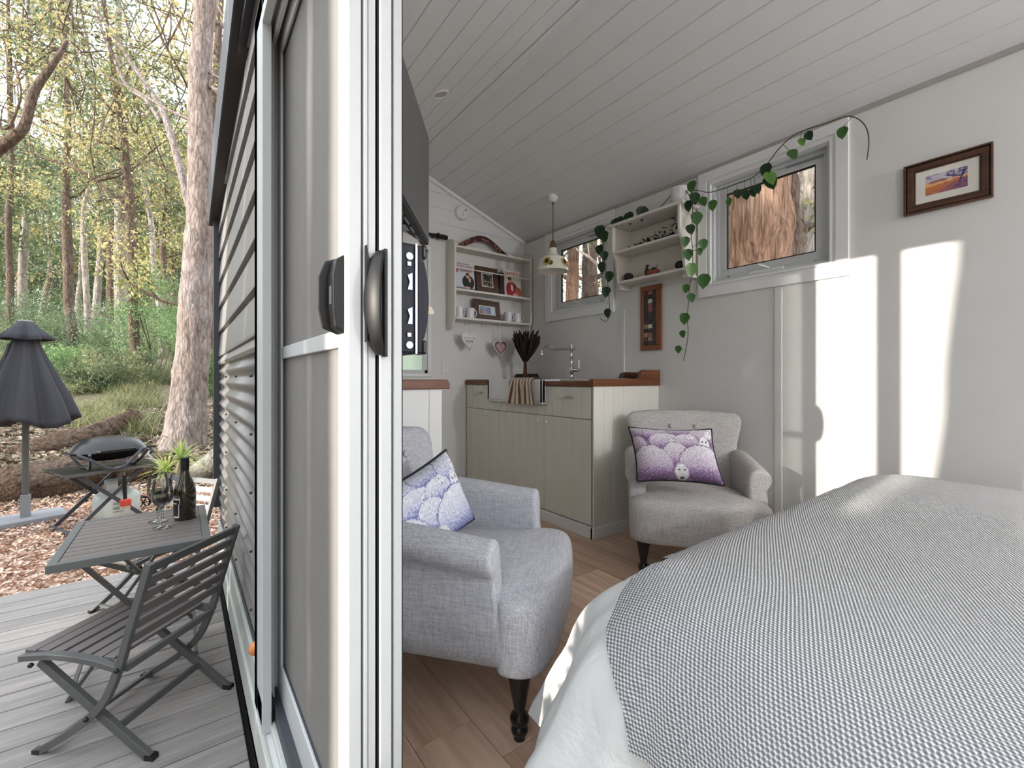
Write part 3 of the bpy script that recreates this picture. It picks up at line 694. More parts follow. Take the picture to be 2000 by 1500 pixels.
# boomerang
b = MB(); cpts = catmull([(2.05, 0, 0.0), (2.14, 0, 0.055), (2.24, 0, 0.105), (2.32, 0, 0.118), (2.40, 0, 0.098), (2.50, 0, 0.045), (2.61, 0, -0.012)], 6)
loops = []
n = len(cpts)
for i, p in enumerate(cpts):
    t = (cpts[min(i+1, n-1)]-cpts[max(0, i-1)]).normalized(); nn = Vector((-t.z, 0, t.x)); w = 0.028*math.sin(PI*(0.08+0.84*i/(n-1)))**0.4
    c = Vector((p.x, 3.59, 2.258+p.z+0.012)); loops.append([c-nn*w+Vector((0, -0.004, 0)), c+Vector((0, -0.009, 0)), c+nn*w+Vector((0, -0.004, 0)), c+nn*w+Vector((0, 0.004, 0)), c-nn*w+Vector((0, 0.004, 0))])
b.loft(loops)
m = Mat('painted_boomerang', S(96, 44, 34), 0.5); v = m.coord((1, 1, 1)); vo = m.n('ShaderNodeTexVoronoi'); vo.inputs['Scale'].default_value = 28; m.l(v, vo.inputs['Vector'])
m.color(m.ramp(vo.outputs['Distance'], [(0.28, S(150, 108, 92)), (0.36, S(84, 34, 30)), (0.7, S(54, 24, 22))]))
tag(b.obj('boomerang', m.m), 'dark red patterned boomerang leaning on top of the end wall shelf', 'boomerang')

# cookbooks, frames, mugs
PAPER = plain('paper', S(226, 222, 214), 0.7)
REDP = plain('red_print', S(190, 40, 56), 0.6)
def ell(u, v, cx, cy, rx, ry): return ((u-cx)/rx)**2+((v-cy)/ry)**2 < 1
def cover_a(u, v):
    c = S(204, 206, 214)
    if v < 0.1: c = S(120, 118, 120)
    if ell(u, v, 0.68, 0.30, 0.30, 0.26) and v > 0.08: c = S(36, 36, 42)
    if ell(u, v, 0.66, 0.52, 0.085, 0.09): c = S(206, 160, 140)
    if ell(u, v, 0.66, 0.585, 0.09, 0.05): c = S(60, 46, 38)
    if ell(u, v, 0.76, 0.38, 0.05, 0.09) or ell(u, v, 0.62, 0.10, 0.16, 0.035): c = S(210, 168, 150)
    if 0.10 < u < 0.20 and 0.60 < v < 0.79: c = S(206, 36, 70)
    return c
def cover_b(u, v):
    c = S(222, 214, 200)
    if ell(u, v, 0.42, 0.22, 0.36, 0.34): c = S(160, 40, 44)
    if ell(u, v, 0.80, 0.16, 0.22, 0.22): c = S(176, 96, 84)
    if ell(u, v, 0.44, 0.34, 0.07, 0.14): c = S(222, 226, 232)
    if ell(u, v, 0.36, 0.60, 0.10, 0.10): c = S(204, 156, 132)
    if ell(u, v, 0.34, 0.68, 0.12, 0.06): c = S(66, 48, 38)
    if ell(u, v, 0.62, 0.08, 0.16, 0.05): c = S(214, 170, 148)
    if ell(u, v, 0.84, 0.55, 0.12, 0.13) and math.sin(u*40)*math.sin(v*33) > 0: c = S(196, 206, 186)
    return c
def book(x0, w, h, lean, cov, label, tilt=0.0):
    t = thing('cookbook', label, 'book', (x0, 3.56, 1.866), 0, 'cookbooks on the end wall shelf')
    M = Matrix.Translation((x0, 3.545, 1.8665)) @ Matrix.Rotation(lean, 4, 'X') @ Matrix.Rotation(tilt, 4, 'Z')
    b = MB(); b.box((0, 0.0, 0), (w, 0.018, h), M); b.obj('pages', PAPER, t, bevel=0.001)
    o = M @ Vector((0, -0.001, 0)); ux = M.to_3x3() @ Vector((1, 0, 0)); uy = M.to_3x3() @ Vector((0, 0, 1))
    picture('cover', PRINT, t, o, ux, uy, w, h, cov, 50, 60); return t, o+(M.to_3x3() @ Vector((0, -0.0015, 0))), ux, uy
b1, o, ux, uy = book(1.985, 0.215, 0.262, -0.12, cover_a, 'grey cookbook with red title and man in black at the shelf end')
text('title', 'JAMIE OLIVER', plain('grey_print', S(90, 80, 84), 0.6), b1, o+uy*0.240+ux*0.015, ux, uy, 0.019, width=0.15)
text('title', 'EVERYDAY SUPER', REDP, b1, o+uy*0.216+ux*0.008, ux, uy, 0.022, width=0.19)
text('title', 'FOOD', REDP, b1, o+uy*0.172+ux*0.072, ux, uy, 0.034, width=0.115)
b2, o, ux, uy = book(2.548, 0.205, 0.270, -0.16, cover_b, "cream cookbook titled JAMIE'S with a man in a red jacket")
text('title', "JAMIE'S", REDP, b2, o+uy*0.222+ux*0.022, ux, uy, 0.046, width=0.16)
def photoframe(x0, w, h, zb, lean, bord, fn, label, rz=0.0, group='photo frames on the end wall shelf', depth=0.014, yb=3.55):
    t = thing('photo_frame', label, 'photo frame', (x0, yb, zb), 0, group)
    M = Matrix.Translation((x0, yb, zb)) @ Matrix.Rotation(lean, 4, 'X') @ Matrix.Rotation(rz, 4, 'Y')
    b = MB()
    for (a0, c0, a1, c1) in ((0, 0, w, bord), (0, h-bord, w, h), (0, bord, bord, h-bord), (w-bord, bord, w, h-bord)): b.box((a0, 0, c0), (a1, depth, c1), M)
    b.obj('frame', DARKWOOD, t, bevel=0.002)
    i = 0.007; b = MB()
    for (a0, c0, a1, c1) in ((bord, bord, w-bord, bord+i), (bord, h-bord-i, w-bord, h-bord), (bord, bord+i, bord+i, h-bord-i), (w-bord-i, bord+i, w-bord, h-bord-i)): b.box((a0, 0.002, c0), (a1, depth*0.8, c1), M)
    b.obj('inner_border', PAPER, t)
    R3 = M.to_3x3(); picture('photo', PRINT, t, M @ Vector((bord+i, depth*0.6, bord+i)), R3 @ Vector((1, 0, 0)), R3 @ Vector((0, 0, 1)), w-2*bord-2*i, h-2*bord-2*i, fn, 24, 30); return t
def ph_a(u, v): n_ = noise.noise(Vector((u*5, v*6, 1))); return S(40, 38, 36) if n_ > 0.05 or ell(u, v, .5, .68, .3, .24) else S(130, 124, 112)
def ph_b(u, v):
    c = mixc(S(90, 104, 96), S(150, 170, 190), v)
    if ell(u, v, 0.35, 0.3, 0.16, 0.42): c = S(186, 150, 150)
    if ell(u, v, 0.66, 0.35, 0.14, 0.55): c = S(120, 140, 186)
    if u > 0.78: c = S(214, 216, 222)
    return c
photoframe(2.225, 0.255, 0.26, 1.8665, -0.14, 0.062, ph_a, 'tall brown photo frame between the two cookbooks')
photoframe(2.20, 0.30, 0.205, 1.6105, -0.2, 0.058, ph_b, 'wide brown photo frame standing among the mugs', 0.03)
b = MB(); b.box((2.492, 3.56, 1.867), (2.545, 3.63, 2.09)); tag(b.obj('book', plain('dark_book_cover', S(48, 32, 34), 0.6), bevel=0.002), 'dark closed book standing between the frame and the cream cookbook', 'book')
def mug(x, y, a, label):
    t = thing('mug', label, 'mug', (x, y, 1.6105), a, 'white mugs on the bottom shelf')
    b = MB(); b.lathe([(0.032, 0), (0.038, 0.004), (0.039, 0.092), (0.0395, 0.094), (0.035, 0.094), (0.034, 0.01), (0.002, 0.008)], (0, 0, 0), 20); b.obj('cup', CERAM, t, smooth=True, world=False)
    b = MB(); b.tube(catmull([(0.036, 0, 0.078), (0.055, 0, 0.080), (0.066, 0, 0.055), (0.058, 0, 0.025), (0.036, 0, 0.016)], 4), 0.005, 8); b.obj('handle', CERAM, t, smooth=True, world=False)
    return t
m0 = mug(2.035, 3.555, 0.1, 'white mug at the far left of the bottom shelf')
for x, a, L in ((2.150, 0.0, 'white mug just left of the wide brown photo frame'), (2.585, -0.1, 'white mug just right of the wide brown photo frame'), (2.700, -0.1, 'white mug at the right end of the bottom shelf')): dup(m0, (x, 3.55, 1.6105), a, L)
# hearts
def heart(cx, cz, w, h, y, th, label, fn, rim=None):
    pts = []
    for k in range(40):
        a = 2*PI*k/40; xx = 16*math.sin(a)**3/16; zz = (13*math.cos(a)-5*math.cos(2*a)-2*math.cos(3*a)-math.cos(4*a))/14.5
        pts.append((cx+xx*w/2, cz+(zz+0.12)*h/2.2))
    return pts
HY = yf+0.008
def heartthing(cx, cz, w, h, label, base, inner):
    t = thing('heart_ornament', label, 'ornament', (cx, HY, cz), 0, 'hearts hanging under the end wall shelf')
    b = MB(); b.prism(heart(cx, cz, w, h, 0, 0, '', None), 1, HY, HY+0.008); b.obj('heart', base, t, bevel=0.002)
    for (sc_, mt, nm) in inner: b = MB(); b.prism(heart(cx, cz, w*sc_, h*sc_, 0, 0, '', None), 1, HY-0.002-0.001*(1-sc_)*10, HY+0.004); b.obj(nm, mt, t)
    b = MB(); b.tube(catmull([(cx-0.004, HY+0.003, cz+h*0.3), (cx, HY, 1.52), (cx+0.004, HY, 1.545), (cx+0.004, HY+0.003, cz+h*0.3)], 4), 0.0016, 5); b.obj('ribbon', PAPER, t)
    return t
h1 = heartthing(2.115, 1.398, 0.155, 0.185, 'white heart with dark lettering hanging under the end wall shelf', WHITEP, [])
INK = plain('dark_ink', S(70, 68, 70), 0.7)
text('lettering', 'MUM', INK, h1, (2.085, HY-0.001, 1.378), (1, 0, 0), (0, 0, 1), 0.04, width=0.06)
b = MB(); b.box((2.047, HY-0.001, 1.424), (2.183, HY, 1.4265))
for k in range(26):
    a = -1+2*k/25; zz = 1.414-0.105*(1-abs(a)); 
    for q in range(2): b.box((2.115+a*0.062*(0.95-0.2*q), HY-0.001, zz+0.012*q), (2.115+a*0.062*(0.95-0.2*q)+0.004, HY, zz+0.012*q+0.004))
b.obj('dots', INK, h1)
heartthing(2.462, 1.345, 0.17, 0.185, 'pink heart with a pale rim hanging under the right of the shelf', plain('pale_rim', S(196, 184, 180), 0.7), [(0.78, plain('brown_ring', S(104, 82, 80), 0.7), 'ring'), (0.60, plain('pink_lace', S(176, 144, 146), 0.8, var=0.2, scale=60), 'centre')])
# switch, smoke alarm, curtain rod
t = thing('light_switch', 'white double light switch on the end wall', 'switch', (1.943, YE, 1.158))
b = MB(); b.box((1.905, YE-0.008, 1.098), (1.981, YE, 1.218)); b.obj('plate', WHITEP, t, bevel=0.003)
for zz in (1.140, 1.170): b = MB(); b.box((1.936, YE-0.012, zz), (1.950, YE-0.008, zz+0.018)); b.obj('rocker', WHITEP, t, bevel=0.001)
t = thing('smoke_alarm', 'round white smoke alarm high on the end wall boards', 'smoke alarm', (2.105, YE, 2.603))
MX = Matrix.Rotation(PI/2, 4, 'X'); b = MB(); b.lathe([(0.068, 0), (0.068, 0.02), (0.058, 0.036), (0.03, 0.04)], (2.105, YE, 2.603), 24, M=MX); b.obj('body', WHITEP, t, smooth=True)
b = MB(); b.lathe([(0.008, 0.036), (0.008, 0.0405)], (2.137, YE, 2.63), 10, M=MX); b.lathe([(0.004, 0.04), (0.004, 0.0415)], (2.105, YE, 2.60), 8, M=MX); b.lathe([(0.004, 0.04), (0.004, 0.0415)], (2.108, YE, 2.58), 8, M=MX); b.obj('sensor_dot', CHAR, t)
t = thing('curtain_rod', 'black curtain rod with finial above the end window', 'curtain rod', (1.4, 3.6, 2.34))
b = MB(); b.tube([(0.90, 3.60, 2.33), (1.88, 3.60, 2.33)], 0.014, 10); b.obj('rod', BLACK, t, smooth=True)
b = MB(); b.tube([(1.83, 3.6, 2.33), (1.845, 3.6, 2.33), (1.86, 3.6, 2.33), (1.90, 3.6, 2.33), (1.935, 3.6, 2.33)], [0.022, 0.03, 0.022, 0.022, 0.02], 10); b.obj('finial', BLACK, t, smooth=True)
b = MB(); b.box((1.80, 3.59, 2.315), (1.82, YE, 2.345)); b.obj('bracket', BLACK, t)

# ------------------------------------------------------------------ television, hard case
TV0 = Vector((0.43, 1.085, 0)); TV1 = Vector((0.735, 1.510, 0)); td = (TV1-TV0).normalized(); tn = Vector((td.y, -td.x, 0))
tv = thing('television', 'dark flat television angled out from the wall above the door stack', 'television', (0.58, 1.3, 1.55))
L = (TV1-TV0).length; Mtv = Matrix((td, tn, Vector((0, 0, 1)))).transposed().to_4x4(); Mtv.translation = TV0
zb0, zb1 = 1.545, 1.945
b = MB(); b.box((0, -0.03, zb0), (L, 0, zb1), Mtv); b.obj('bezel', BLACK, tv, bevel=0.003)
b = MB(); b.box((0.008, 0.0005, zb0+0.012), (L-0.008, 0.002, zb1-0.008), Mtv); b.obj('screen', plain('matt_screen', S(78, 76, 77), 0.45), tv)
b = MB(); b.loft([[Mtv @ Vector(p) for p in ((0.04, -0.03, z), (L-0.05, -0.03, z), (L-0.12, -dd, z), (0.1, -dd, z))] for z, dd in ((zb0+0.004, 0.05), (zb0+0.03, 0.085), (zb0+0.3, 0.06))]); b.obj('rear_housing', BLACK, tv)
b = MB()
for k in range(5): b.box((0.06+k*0.085, -0.026, zb0-0.003), (0.12+k*0.085, -0.020, zb0), Mtv)
b.box((0.3, -0.05, zb0-0.001), (0.36, -0.035, zb0+0.006), Mtv); b.obj('port_label', SILVER, tv)
b = MB(); b.bar((0.365, 1.35, 1.74), Mtv @ Vector((L*0.5, -0.06, 1.74)), 0.04, 0.05); b.box((XI, 1.28, 1.65), (XI+0.012, 1.42, 1.83)); b.obj('wall_bracket', BLACK, tv)
NAVY = plain('navy_leatherette', S(14, 16, 36), 0.6, bump=0.2, var=0.2, scale=30)
hc = thing('hard_case', 'navy hard case with silver catches fixed upright on the door wall', 'case', (0.44, 1.3, 1.12))
cy0, cy1, cz0, cz1 = 1.115, 1.47, 1.118, 1.412
b = MB(); b.box((XI+0.003, cy0, cz0), (0.503, cy1, cz1)); b.obj('body', NAVY, hc, bevel=0.006)
b = MB(); b.box((0.509, cy0, cz0), (0.528, cy1, cz1)); b.obj('lid', NAVY, hc, bevel=0.005)
loops = [[(0.527+0.022*math.sin(PI*t)**0.6, yy, cz0+0.03+(cz1-cz0-0.06)*t) for t in np.linspace(0, 1, 16)]+[(0.522, yy, cz1-0.03), (0.522, yy, cz0+0.03)] for yy in (cy0+0.012, cy1-0.012)]
b = MB(); b.loft(loops); b.obj('domed_pad', NAVY, hc, smooth=True)
b = MB(); b.box((0.503, cy0-0.002, cz0-0.001), (0.509, cy1, cz1+0.001)); b.obj('seam', SILVER, hc)
b = MB()
for zz in (cz0, cz1-0.035): b = MB(); b.box((0.522, cy0-0.004, zz-0.002), (0.537, cy0+0.05, zz+0.037)); b.obj('corner_guard', GLOSSB, hc, bevel=0.006)

for zz in (cz0+0.022, cz1-0.036):
    b = MB(); b.tube([(0.486, cy0-0.004, zz), (0.486, cy0+0.002, zz)], 0.010, 12); b.obj('stud', SILVER, hc, smooth=True)
for zz in (cz0+0.043, cz1-0.062): b = MB(); b.box((0.479, cy0-0.004, zz), (0.491, cy0, zz+0.012)); b.obj('tab', SILVER, hc, bevel=0.001)
for zz in (cz0+0.078, cz1-0.125): b = MB(); b.prism([(0.480, zz), (0.493, zz), (0.493, zz+0.045), (0.480, zz+0.038), (0.486, zz+0.02)], 1, cy0-0.005, cy0); b.obj('catch', SILVER, hc)
b = MB(); b.prism([(0.548, 1.253), (0.560, 1.262), (0.578, 1.258), (0.588, 1.242), (0.582, 1.236), (0.562, 1.236)], 1, 1.17, 1.173); tag(b.obj('luggage_tag', plain('cream_leather', S(214, 198, 172), 0.6)), 'cream tag sticking out beside the navy hard case', 'tag')

# ------------------------------------------------------------------ pendant and downlight
PP = Vector((2.524, 2.823, 0)); PZ = ceil_z(2.524)
t = thing('pendant_lamp', 'white pendant shade painted with sunflowers hanging by the window', 'lamp', PP+Vector((0, 0, 1.95)))
b = MB(); b.lathe([(0.045, PZ+0.02), (0.045, PZ-0.012), (0.03, PZ-0.035), (0.012, PZ-0.045)], PP, 20); b.obj('ceiling_rose', WHITEP, t, smooth=True)
b = MB(); b.tube([PP+Vector((0, 0, PZ-0.04)), PP+Vector((0, 0, 2.215))], 0.004, 8); b.lathe([(0.006, PZ-0.04), (0.010, PZ-0.055), (0.004, PZ-0.07)], PP, 10); b.obj('flex', plain('brown_flex', S(84, 72, 62), 0.5), t)
b = MB(); b.lathe([(0.006, 2.225), (0.02, 2.21), (0.024, 2.18), (0.034, 2.165), (0.034, 2.155)], PP, 14); b.obj('gallery', plain('aged_brass', S(120, 102, 78), 0.4, 0.6), t, smooth=True)
b = MB(); b.lathe([(0.032, 2.165), (0.034, 2.12), (0.062, 2.085), (0.100, 2.07), (0.116, 2.02), (0.130, 1.968), (0.132, 1.958), (0.127, 1.958), (0.11, 2.02), (0.09, 2.06), (0.03, 2.11)], PP, 32, cap=False)
b.obj('shade', plain('milk_glass', S(228, 226, 214), 0.25, var=0.01), t, smooth=True)
YEL = plain('sunflower_petal', S(190, 160, 84), 0.6); SEED = plain('sunflower_centre', S(60, 42, 26), 0.8); LFG = plain('painted_leaf', S(84, 92, 50), 0.7)
for a in (-2.75, -1.35, 0.2, 1.6):
    for (da, zz, rr, mt, nm) in ((0, 2.022, 0.034, YEL, 'petals'), (0, 2.022, 0.019, SEED, 'seed_head'), (0.28, 2.005, 0.02, LFG, 'painted_leaf')):
        b = MB(); ca = a+da; c = PP+Vector((math.cos(ca)*0.1165, math.sin(ca)*0.1165, zz)); tx = Vector((-math.sin(ca), math.cos(ca), 0)); tz = Vector((math.cos(ca)*-0.25, math.sin(ca)*-0.25, 0.97)).normalized(); nn = Vector((math.cos(ca), math.sin(ca), 0.2))*(0.003 if mt is YEL else 0.0045)
        b.loft([[c+tx*(rr*math.cos(2*PI*k/12)*(1+0.15*(k % 2)))+tz*(rr*math.sin(2*PI*k/12)*(1+0.15*(k % 2)))+nn*s_ for k in range(12)] for s_ in (0, 1)]); b.obj(nm, mt, t)
DLP = Vector((1.283, 2.474, ceil_z(1.283)))
t = thing('downlight', 'round recessed downlight in the white sloping ceiling', 'downlight', DLP)
Ms = Matrix.Rotation(-math.atan(SLP), 4, 'Y')
b = MB(); b.lathe([(0.055, -0.001), (0.055, -0.006), (0.042, -0.008), (0.038, -0.002)], DLP, 28, M=Ms); b.obj('bezel', WHITEP, t, smooth=True)
b = MB(); b.lathe([(0.040, -0.0015), (0.040, -0.004)], DLP, 28, M=Ms); b.obj('lens', plain('frosted_lens', S(176, 172, 168), 0.5), t)

# ------------------------------------------------------------------ small shelf between the windows
WS = thing('wall_shelf', 'small ivory shelf unit with curved sides between the two windows', 'shelf', (2.77, 2.0, 1.8))
SX = 2.66; sy0, sy1 = 1.715, 2.305
def side2(y0, y1):
    b = MB(); b.prism([(XW-0.002, 1.76), (SX+0.09, 1.76), (SX+0.07, 1.79), (SX+0.055, 1.85), (SX+0.05, 1.92), (SX+0.03, 1.985), (SX, 2.03), (SX, 2.215), (XW-0.002, 2.215)], 1, y0, y1); b.obj('side_panel', SHELFW, WS, bevel=0.002)
side2(sy0, sy0+0.018); side2(sy1-0.018, sy1)
for z, x0 in ((1.795, SX+0.06), (2.018, SX+0.01)):
    b = MB(); b.box((x0, sy0+0.018, z-0.009), (XW-0.002, sy1-0.018, z+0.009)); b.obj('shelf_board', SHELFW, WS, bevel=0.002)
b = MB(); b.box((SX-0.012, sy0-0.03, 2.215), (XW-0.002, sy1+0.035, 2.235)); b.obj('top_board', SHELFW, WS, bevel=0.003)
b = MB(); b.box((XW-0.008, sy0+0.01, 1.80), (XW-0.002, sy1-0.01, 2.21)); b.obj('back_panel', SHELFW, WS)
b = MB(); b.prism([(XW-0.002, 1.742), (SX+0.08, 1.742), (SX+0.08, 1.76), (XW-0.002, 1.76)], 1, sy1-0.03, sy1+0.012); b.prism([(XW-0.002, 1.742), (SX+0.08, 1.742), (SX+0.08, 1.76), (XW-0.002, 1.76)], 1, sy0-0.012, sy0+0.03); b.obj('foot_moulding', SHELFW, WS, bevel=0.002)
# dark dried gum leaves on the upper shelf
DK = plain('very_dark_leaf', S(36, 38, 34), 0.8, var=0.4, scale=30)
t = thing('dried_wreath', 'heap of dark dried gum leaves on the upper shelf between the windows', 'dried leaves', (2.74, 1.95, 2.027))
R4 = random.Random(11); b = MB()
for k in range(120):
    y_ = R4.uniform(1.75, 2.16); hmax = 0.035+0.10*max(0, (2.05-y_)/0.3); c = Vector((2.74+R4.uniform(-0.04, 0.05), y_, 2.032+R4.uniform(0, hmax)))
    d = Vector((R4.uniform(-1, 1), R4.uniform(-1, 1), R4.uniform(-0.1, 0.6))).normalized()*R4.uniform(0.012, 0.03); s_ = d.cross(Vector((0, 0, 1))).normalized()*0.008
    b.add([c-d, c+s_, c+d, c-s_+Vector((0, 0, 0.003))], [(0, 1, 2, 3)])
b.obj('leaves', DK, t)
b = MB(); b.tube(catmull([(2.74, 1.76, 2.05), (2.75, 1.9, 2.06), (2.73, 2.05, 2.035), (2.74, 2.2, 2.033)], 4), 0.004, 6); b.tube([(2.74, 2.19, 2.028), (2.74, 2.2, 2.06)], 0.006, 6); b.obj('twig', DK, t)
for (yy, L_) in ((2.22, 'dark round gumnut at the left end of the lower shelf by the window'), (1.775, 'dark round gumnut at the right end of the lower shelf by the window')):
    b = MB(); b.ball((2.76, yy, 1.804+0.030), 0.038, 12, (1, 1, 0.8)); tag(b.obj('gumnut', plain('dark_nut', S(34, 28, 26), 0.7), smooth=True), L_, 'gumnut', 'gumnuts on the lower shelf')
t = thing('duck_planter', 'small brown duck figurine in a terracotta boat on the lower shelf', 'figurine', (2.76, 2.0, 1.804))
b = MB(); b.loft([[(2.76+math.cos(a)*0.03*k, 2.0+math.sin(a)*0.058*k, 1.804+h) for a in np.linspace(0, 2*PI, 16, endpoint=False)] for k, h in ((0.7, 0), (0.95, 0.012), (1, 0.034), (0.9, 0.034), (0.85, 0.02))]); b.obj('bowl', plain('terracotta', S(140, 70, 48), 0.6), t, smooth=True)
b = MB(); b.ball((2.76, 2.05, 1.84), 0.022, 10, (0.8, 1, 1.2)); b.tube([(2.76, 2.055, 1.85), (2.76, 2.052, 1.875), (2.76, 2.047, 1.888)], [0.010, 0.008, 0.011], 8); b.tube([(2.76, 2.045, 1.888), (2.76, 2.030, 1.884)], [0.006, 0.003], 6); b.ball((2.76, 1.99, 1.846), 0.022, 8, (0.8, 1.2, 0.8)); b.tube([(2.76, 1.965, 1.85), (2.76, 1.96, 1.885)], 0.002, 5); b.obj('duck', plain('dark_brown_glaze', S(44, 32, 26), 0.4), t, smooth=True)

# pot and trailing vine
POT = Vector((2.765, 1.775, 2.235))
t = thing('plant_pot', 'white ribbed plant pot on top of the small shelf', 'pot', POT)
prof = [(0.055, 0), (0.06, 0.004), (0.066, 0.118), (0.068, 0.125), (0.062, 0.125), (0.058, 0.10)]
b = MB(); b.loft([[POT+Vector((math.cos(2*PI*j/48)*r*(1-0.012*(j % 2)), math.sin(2*PI*j/48)*r*(1-0.012*(j % 2)), z)) for j in range(48)] for r, z in prof]); b.obj('pot', CERAM, t)
b = MB(); b.lathe([(0.058, 0.10), (0.05, 0.105)], POT, 16); b.obj('soil', DARKGAP, t)
VN = thing('trailing_vine', 'green heart leaf vine trailing from the white pot over both windows', 'plant', POT+Vector((0, 0, 0.1)))
STEM = plain('vine_stem', S(66, 66, 44), 0.6)
hp = []
for k in range(16):
    a = 2*PI*k/16; sa = math.sin(a); hp.append((0.42*math.copysign(abs(sa)**1.25, sa)*(1.08 if math.cos(a) > 0 else 0.95), 0.46*math.cos(a)*(0.86 if math.cos(a) > 0 else 1.12)-(0.05 if k == 0 else 0)-(0.09 if k == 8 else 0)))
def leafmesh(name, c):
    V = [(0, 0.02, -0.05)]+[(x*0.9, y, 0.07*abs(x)*2-0.05*(y < -0.3)) for x, y in hp]; F = [(0, 1+k, 1+(k+1) % 16) for k in range(16)]
    me = bpy.data.meshes.new(name); me.from_pydata(V, [], F); paint(me, [mixc(c, (c[0]*1.5, c[1]*1.5, c[2]*1.3), 0.5 if i else 0) for i in range(17)]); me.materials.append(LEAFM)
    me.polygons.foreach_set('use_smooth', [True]*len(me.polygons)); return me
LEAFM = vcol('vine_leaf', 0.35, None, 0.5, trans=0.35)
LM = [leafmesh('leaf', S(58, 96, 46)), leafmesh('leaf', S(30, 54, 30)), leafmesh('leaf', S(92, 130, 62))]
R5 = random.Random(5)
def vleaf(pos, size, tipdir, m=0, face=None):
    o = bpy.data.objects.new('leaf', LM[m]); COL.objects.link(o)
    y = -Vector(tipdir).normalized(); f = Vector(face or (-1+R5.uniform(-.3, .3), -0.5+R5.uniform(-.5, .5), R5.uniform(-.2, .4))); x = y.cross(f).normalized(); z = x.cross(y)
    M = Matrix((x*size, y*size, z*size)).transposed().to_4x4(); M.translation = Vector(pos)+(-y)*size*0.45
    o.parent = VN; o.matrix_parent_inverse = Matrix.Translation(VN.location).inverted(); o.matrix_basis = M
def PX(px, py, x=2.73):       # point on the upright plane x metres out, just in front of the wall
    r = ray(px, py); k = x/r.x; return Vector((0, 0, CH))+r*k
st1 = catmull([PX(1335, 372, 2.76), PX(1362, 372), PX(1390, 375), PX(1440, 358), PX(1472, 345), PX(1500, 318), PX(1520, 292), PX(1545, 268), PX(1572, 254), PX(1610, 242), PX(1640, 231), PX(1660, 227), PX(1680, 235), PX(1693, 252), PX(1697, 275), PX(1695, 300), PX(1693, 312)], 5)
st2 = catmull([PX(1340, 372, 2.74), PX(1352, 395, 2.70), PX(1352, 430, 2.68), PX(1350, 460, 2.68), PX(1353, 490, 2.69), PX(1352, 530), PX(1347, 560), PX(1345, 590), PX(1342, 620), PX(1344, 650), PX(1340, 680), PX(1335, 705)], 5)
st3 = catmull([PX(1310, 382, 2.74), PX(1290, 404, 2.72), PX(1270, 418, 2.70), PX(1250, 424, 2.69), PX(1215, 434, 2.67), PX(1188, 438, 2.62), PX(1180, 452, 2.62), PX(1178, 485, 2.64), PX(1182, 520, 2.66), PX(1187, 555, 2.68), PX(1190, 590, 2.70), PX(1190, 615, 2.70), PX(1183, 628, 2.70), PX(1172, 622, 2.70)], 5)
for s_ in (st1, st2, st3):
    b = MB(); b.tube(s_, 0.0028, 6); b.obj('stem', STEM, VN, smooth=True)
DN = (0, 0, -1)
lv = [  # px, py of leaf centre, size px, variant, plane x
 (1645,257,24,0,2.73),(1579,264,20,1,2.73),(1565,276,18,2,2.73),(1547,300,24,0,2.72),(1503,345,30,2,2.72),(1503,355,32,1,2.73),(1496,330,28,1,2.72),(1478,368,20,1,2.72),(1470,374,20,1,2.72),(1455,378,24,1,2.72),(1440,377,20,1,2.72),(1424,393,16,0,2.72),(1392,399,22,0,2.72),(1372,392,22,0,2.72),
 (1351,362,24,0,2.70),(1356,385,26,1,2.69),(1345,400,22,1,2.68),(1360,424,28,0,2.70),(1348,446,22,1,2.67),(1338,470,22,0,2.67),(1373,475,22,0,2.70),(1343,495,24,0,2.68),(1366,490,16,0,2.70),(1350,524,28,2,2.68),(1375,546,30,0,2.71),(1340,562,18,0,2.69),(1349,580,20,0,2.69),(1337,620,24,0,2.70),(1333,651,16,0,2.70),(1325,681,16,0,2.70),
 (1171,450,26,1,2.61),(1179,460,24,1,2.61),(1171,486,22,1,2.64),(1180,498,20,1,2.64),(1176,520,24,1,2.65),(1190,538,22,1,2.66),(1184,568,22,1,2.68),(1187,610,20,1,2.69),
 (1228,424,26,1,2.69),(1210,431,22,1,2.68),(1254,414,30,1,2.70),(1201,434,20,1,2.67)]
b = MB()
allst = st1+st2+st3
for (px, py, s_, mv, xx) in lv:
    c = PX(px, py, xx); size = s_/FPX*((c-Vector((0, 0, CH))).dot(FW))*1.05
    tip = Vector((R5.uniform(-0.1, 0.1), R5.uniform(-0.5, 0.2), -1)).normalized()
    near = min(allst, key=lambda q: (q-c).length); top = c-tip*size*0.35
    b.tube([near, (near+top)/2+Vector((0, 0, -0.004)), top], 0.0014, 4)
    vleaf(c-tip*size*0.45, size, tip, mv)
b.obj('petioles', STEM, VN)

